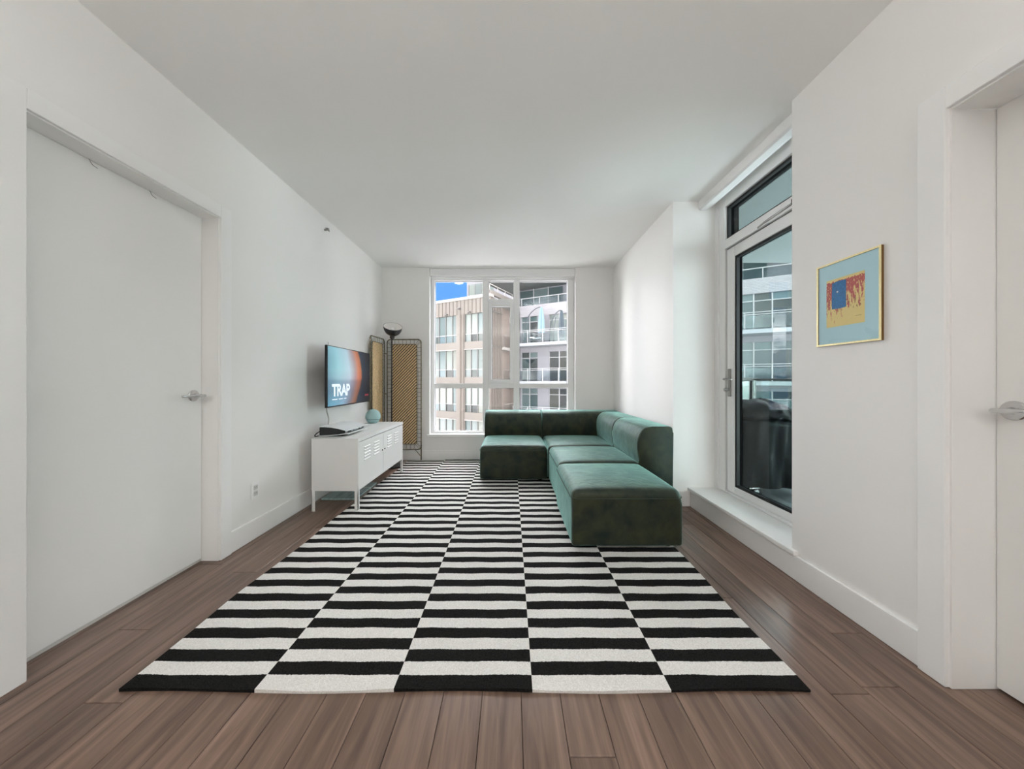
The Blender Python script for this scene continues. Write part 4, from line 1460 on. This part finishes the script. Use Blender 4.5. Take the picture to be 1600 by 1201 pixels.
# bays of panes: edges along the facade
def bay_edges(off):
    return [[-2.6 + off, -1.99 + off, -1.32 + off, -0.70 + off, -0.12 + off], [-6.4 + off, -5.47 + off, -4.71 + off, -3.97 + off, -3.48 + off]]
bays = bay_edges(0) + [[e - 7.0 for e in be] for be in bay_edges(0)]
piece('fascia', M_beige2, lb, AL, 0, 0.02, 0.36, 6.80, 8.02)
piece('roof_coping', M_cap, lb, AL, 0.06, -0.06, 0.5, 8.02, 8.26)
x = -0.2
while x > -9.6:
    piece('fascia_rib', M_rib, lb, x - 0.022, x + 0.022, -0.02, 0.03, 6.80, 8.02)
    x -= 0.40
# pilasters with thin ribs
pil = [(-0.12, 0.0), (-3.48, -2.6), (-7.12, -6.4), (-10.48, -9.6), (-16.0, -13.4)]
for (a, c) in pil:
    piece('pilaster', M_beige2, lb, a, c, 0.0, 0.36, -16, 6.80)
    if c - a > 0.5 and a > -11:
        for f in (0.1, 0.38, 0.47):
            xx = a + (c - a) * (1 - f)
            piece('pilaster_rib', M_rib, lb, xx - 0.03, xx + 0.03, -0.05, 0.01, -8, 6.80)
for h in heads:
    sill = h - 2.31
    tr = h - 1.66
    for be in bays:
        piece('spandrel', M_beige2, lb, be[0], be[-1], 0.04, 0.36, sill - 0.69, sill)
        piece('sill', M_cap, lb, be[0], be[-1], -0.01, 0.05, sill - 0.69, sill - 0.63)
        if be[0] < -8:
            piece('pane', M_fg1, lb, be[0], be[-1], 0.2, 0.24, sill, h + 0.04)
            continue
        for i in range(4):
            piece('pane', M_fg1, lb, be[i] + 0.03, be[i + 1] - 0.03, 0.18, 0.22, tr + 0.03, h + 0.04)
            piece('pane', M_fg1d, lb, be[i] + 0.03, be[i + 1] - 0.03, 0.18, 0.22, sill, tr - 0.03)
        for e in be:
            piece('mullion', M_mull, lb, e - 0.035, e + 0.035, 0.10, 0.24, sill, h + 0.04)
        piece('transom', M_mullw, lb, be[0], be[-1], 0.12, 0.23, tr - 0.03, tr + 0.03)
# wall lamp boxes and a vent pipe on the fascia
for xx in (-2.05, -4.5):
    piece('wall_box', M_mull, lb, xx - 0.13, xx + 0.13, -0.22, 0.02, 6.86, 6.95)
piece('vent_pipe', M_mull, lb, -3.2, -2.95, -0.3, 0.02, 7.25, 7.33)
# ribbed return wall and the balconies in the notch
piece('return_wall', M_beige2, lb, -0.35, 0.0, 0.36, 1.95, -16, 8.02)
y = 0.1
while y < 1.95:
    piece('return_rib', M_rib, lb, -0.01, 0.05, y - 0.035, y + 0.035, -12, 7.95)
    y += 0.27
M_recess = mat('recess_render', rgb(88, 79, 72), 0.8)
piece('recess_wall', M_recess, lb, -1.5, -1.2, 1.95, 4.3, -16, 8.02)
piece('recess_end', M_recess, lb, -1.2, 0.1, 4.05, 4.3, -16, 8.02)
for zf in (6.88, 4.05, 1.05, -1.95, -4.95):
    piece('trim_band', M_mull, lb, -0.01, 0.07, 0.0, 1.95, zf - 0.04, zf + 0.02)
    if zf > 6:
        piece('balcony_slab', M_cap, lb, -1.2, 0.2, 1.95, 4.05, 7.6, 8.02)
        continue
    piece('balcony_slab', M_cap, lb, -1.2, 0.25, 1.93, 4.05, zf - 0.25, zf)
    for yy in (1.97, 3.0, 4.0):
        piece('railing_post', M_mull, lb, 0.18, 0.22, yy - 0.02, yy + 0.02, zf, zf + 1.05)
    piece('railing_bar', M_cap, lb, 0.18, 0.22, 1.95, 4.05, zf + 1.0, zf + 1.05)
    piece('railing_bar', M_mull, lb, 0.19, 0.21, 1.95, 4.05, zf + 0.85, zf + 0.87)
    piece('balcony_door', M_fg3, lb, -1.2, -1.16, 2.3, 3.7, zf, zf + 2.2)
# roof terrace parapet and guard above the return
piece('terrace_parapet', M_beige2, lb, -0.3, -0.05, 0.3, 4.2, 8.26, 8.62)
piece('terrace_rail', M_cap, lb, -0.2, -0.15, 0.1, 4.2, 9.1, 9.16)
for yy in (0.2, 1.5, 2.8, 4.1):
    piece('terrace_post', M_cap, lb, -0.2, -0.15, yy - 0.025, yy + 0.025, 8.6, 9.12)

# white building with balconies ---------------------------------------------
M_wht = mat('pale_render', rgb(98, 97, 100), 0.8, spec=0.2, noise=0.03, nscale=1.0)
M_slabm = mat('slab_edge', rgb(101, 104, 107), 0.7)
M_soffit2 = mat('soffit_grey', rgb(70, 74, 73), 0.8)
def brick_mat():
    m, t, b = base_mat('white_brick')
    tcn = t.nodes.new('ShaderNodeTexCoord')
    mpn = t.nodes.new('ShaderNodeMapping')
    sp_ = t.nodes.new('ShaderNodeSeparateXYZ')
    cb_ = t.nodes.new('ShaderNodeCombineXYZ')
    t.links.new(tcn.outputs['Object'], sp_.inputs[0])
    t.links.new(sp_.outputs['X'], cb_.inputs['X'])
    t.links.new(sp_.outputs['Z'], cb_.inputs['Y'])
    br = t.nodes.new('ShaderNodeTexBrick')
    br.inputs['Color1'].default_value = rgb(115, 113, 115)
    br.inputs['Color2'].default_value = rgb(106, 104, 106)
    br.inputs['Mortar'].default_value = rgb(82, 80, 80)
    br.inputs['Scale'].default_value = 1.0
    br.inputs['Brick Width'].default_value = 0.3
    br.inputs['Row Height'].default_value = 0.1
    br.inputs['Mortar Size'].default_value = 0.012
    t.links.new(cb_.outputs[0], br.inputs['Vector'])
    t.links.new(br.outputs['Color'], b.inputs['Base Color'])
    b.inputs['Roughness'].default_value = 0.8
    return m
M_wbrick = brick_mat()
M_rglass2 = glass_mat('far_railing_glass', (0.9, 0.95, 0.96, 1), 0.35)
rb = thing('apartment_building', 'white apartment block with long glazed balconies and a set-back top floor', 'building', (0.11, 29.0, 0), ANG)
AR = 25.0
WB = 1.6
obj('core', B((0.0, AR, WB + 0.25, 11, -16, 8.0)), M_wht, rb)
obj('brick_band', B((0.0, AR, WB - 0.02, WB + 0.3, 6.98, 8.0)), M_wbrick, rb)
floors = (4.4, 1.1, -2.2, -5.5)
for zf in floors:
    piece('balcony_slab', M_slabm, rb, 0.0, AR, 0.0, WB + 0.26, zf - 0.26, zf)
    top = zf + 2.62
    for k in range(5):
        a = k * 5.0
        wide = k >= 3
        wall_to = []
        if not wide:
            wall_to = [(a - 0.0, a + 0.12), (a + 1.77, a + 2.86), (a + 4.62, a + 5.0)]
            wins = [(a + 0.12, a + 0.95, M_fg2), (a + 0.95, a + 1.77, M_fg2), (a + 2.86, a + 3.8, M_fg3 if zf < 4 else M_fg1), (a + 3.8, a + 4.62, M_fg3 if zf < 4 else M_fg1)]
        else:
            wall_to = [(a - 0.0, a + 0.3), (a + 4.7, a + 5.0)]
            wins = [(a + 0.3, a + 1.2, M_fg2), (a + 1.2, a + 2.6, M_fg2), (a + 2.6, a + 3.6, M_fg2), (a + 3.6, a + 4.7, M_fg2)]
        for (p, q) in wall_to:
            piece('wall_panel', M_wht, rb, p, q, WB, WB + 0.26, zf, top + 0.42)
        piece('lintel', M_wht, rb, a, a + 5.0, WB + 0.03, WB + 0.26, top, top + 0.42)
        for (p, q, mm) in wins:
            tz = zf + 2.1
            piece('pane', mm, rb, p + 0.04, q - 0.04, WB + 0.12, WB + 0.16, zf + 0.06, tz - 0.03)
            piece('pane', mm, rb, p + 0.04, q - 0.04, WB + 0.12, WB + 0.16, tz + 0.03, top)
            piece('window_post', M_mullw, rb, p - 0.04, p + 0.04, WB + 0.06, WB + 0.18, zf, top)
            piece('window_bar', M_mullw, rb, p + 0.04, q - 0.04, WB + 0.08, WB + 0.17, tz - 0.03, tz + 0.03)
        piece('window_post', M_mullw, rb, wins[-1][1] - 0.04, wins[-1][1] + 0.04, WB + 0.06, WB + 0.18, zf, top)
    # railing
    n = 0
    xx = 0.1
    while xx < AR:
        piece('railing_post', M_mullw, rb, xx - 0.025, xx + 0.025, 0.06, 0.11, zf, zf + 1.08)
        if xx + 1.45 < AR:
            piece('railing_glass', M_rglass2, rb, xx + 0.05, xx + 1.35, 0.08, 0.09, zf + 0.1, zf + 0.86)
        xx += 1.4
    for zz in (0.92, 1.06):
        piece('railing_bar', M_mullw, rb, 0.0, AR, 0.065, 0.105, zf + zz, zf + zz + 0.035)
# terrace guard and set-back top floor
xx = 0.1
while xx < AR:
    piece('terrace_post', M_mullw, rb, xx - 0.03, xx + 0.03, WB + 0.1, WB + 0.15, 8.0, 8.72)
    if xx + 1.9 < AR + 1:
        piece('terrace_glass', M_rglass2, rb, xx + 0.05, xx + 1.75, WB + 0.12, WB + 0.13, 8.05, 8.62)
    xx += 1.8
piece('terrace_rail', M_mullw, rb, 0, AR, WB + 0.1, WB + 0.16, 8.68, 8.74)
piece('roof_overhang', M_soffit2, rb, -3.6, AR, 0.2, 12, 10.55, 10.75)
piece('roof_edge', M_slabm, rb, -3.7, AR, 0.1, 0.22, 10.5, 10.95)
piece('penthouse_wall', M_wht, rb, -2.0, AR, 5.2, 10, 8.0, 10.55)
for k in range(16):
    a = -1.8 + k * 1.6
    if k % 5 == 3:
        continue
    piece('penthouse_pane', M_fg2 if k % 5 != 4 else M_fg3, rb, a + 0.05, a + 1.5, 5.1, 5.18, 8.1, 10.4)
    piece('penthouse_post', M_mullw, rb, a - 0.05, a + 0.05, 5.05, 5.2, 8.0, 10.55)

# tower behind ----------------------------------------------------------------
tw_ = thing('apartment_tower', 'pale upper storeys of a taller block rising behind the beige building', 'building', (-5.75, 43.0, 0), ANG)
obj('core', B((0, 5.5, 0, 6, -16, 20)), M_wht, tw_)
for zf in (11.3, 14.3, 17.3):
    for k in range(4):
        a = 0.35 + k * 0.95
        piece('pane', M_fg1, tw_, a + 0.04, a + 0.91, -0.02, 0.03, zf, zf + 0.85)
        piece('pane', M_fg1, tw_, a + 0.04, a + 0.91, -0.02, 0.03, zf + 0.92, zf + 2.3)
        piece('mullion', M_mull, tw_, a - 0.04, a + 0.04, -0.06, 0.03, zf, zf + 2.3)
    piece('transom', M_mullw, tw_, 0.35, 4.15, -0.05, 0.03, zf + 0.85, zf + 0.92)

# things on the far balcony ------------------------------------------------------
Rb = Matrix.Translation((0.11, 29.0, 0)) @ Matrix.Rotation(ANG, 4, 'Z')
def rbw(a, b_, z):
    return Rb @ Vector((a, b_, z))
def parasol(a, b_, h, arm, label, canopy_col, foldw):
    o = thing('cantilever_parasol', label, 'parasol', rbw(a, b_, 4.4), ANG)
    mt = mat('parasol_cloth', canopy_col, 0.8, bump=0.3, bscale=9)
    md_ = mat('parasol_metal', rgb(34, 40, 46), 0.5)
    pts = []
    for k in range(13):
        q = k / 12
        an = math.radians(180 - 88 * q)
        pts.append((arm + arm * math.cos(an), 0, 0.02 + (h) * math.sin(an) ** 0.85))
    obj('arm', tube(bmesh.new(), pts, 0.045, 8), md_, o, smooth=True)
    obj('strut', tube(bmesh.new(), [(0.42, 0, 0.02), (0.44, 0, h * 0.45), (0.62, 0, h * 0.80)], 0.035, 8), md_, o, smooth=True)
    obj('base', lathe(bmesh.new(), [(0, 0), (0.4, 0), (0.4, 0.05), (0.1, 0.09), (0, 0.09)], 20), md_, o, auto=40)
    bm = bmesh.new()
    n = 20
    prof = [(0.04, h), (0.10, h - 0.12), (0.17, h - 0.6), (foldw, h - 1.3), (foldw * 1.1, h - 2.0), (foldw * 0.9, h - 2.25)]
    rows = []
    for (r, z) in prof:
        rows.append([bm.verts.new((arm * 1.03 + r * (1 + 0.18 * (-1) ** j) * math.cos(2 * math.pi * j / n), r * (1 + 0.18 * (-1) ** j) * math.sin(2 * math.pi * j / n), z)) for j in range(n)])
    for p, q in zip(rows[:-1], rows[1:]):
        for j in range(n):
            bm.faces.new((p[j], p[(j + 1) % n], q[(j + 1) % n], q[j]))
    bm.faces.new(rows[0])
    bm.faces.new(rows[-1][::-1])
    obj('canopy', bm, mt, o)
    return o
parasol(0.75, 0.62, 3.1, 1.75, 'cantilever parasol with folded pale blue canopy on the far balcony', rgb(86, 106, 112), 0.24)
parasol(3.15, 0.9, 2.7, 1.1, 'cantilever parasol with folded dark canopy on the far balcony', rgb(44, 54, 60), 0.2)
ch = thing('lounge_chair', 'grey open-weave lounge chair behind the far balcony railing', 'chair', rbw(2.25, 0.7, 4.4), ANG)
M_wick = mat('wicker_grey', rgb(96, 94, 92), 0.7)
bm = bmesh.new()
for (x_, y_) in ((-0.4, -0.32), (0.4, -0.32), (-0.4, 0.32), (0.4, 0.32)):
    obj('leg', tube(bmesh.new(), [(x_ * 0.8, y_ * 0.8, 0.001), (x_, y_, 0.42)], 0.03, 8), M_wick, ch, smooth=True)
obj('seat', box(bmesh.new(), -0.42, 0.42, -0.36, 0.36, 0.36, 0.44, bev=0.02), mat('cushion_pale', rgb(130, 130, 129), 0.8), ch)
bm.free()
bm = bmesh.new()
arc = [(0.5 * math.cos(math.radians(a)), 0.4 * math.sin(math.radians(a)), 0.82) for a in range(-60, 241, 15)]
tube(bm, arc, 0.03, 8)
for p in arc[::1]:
    tube(bm, [p, (p[0] * 0.85, p[1] * 0.88, 0.42)], 0.015, 6)
obj('backrest', bm, M_wick, ch, smooth=True)
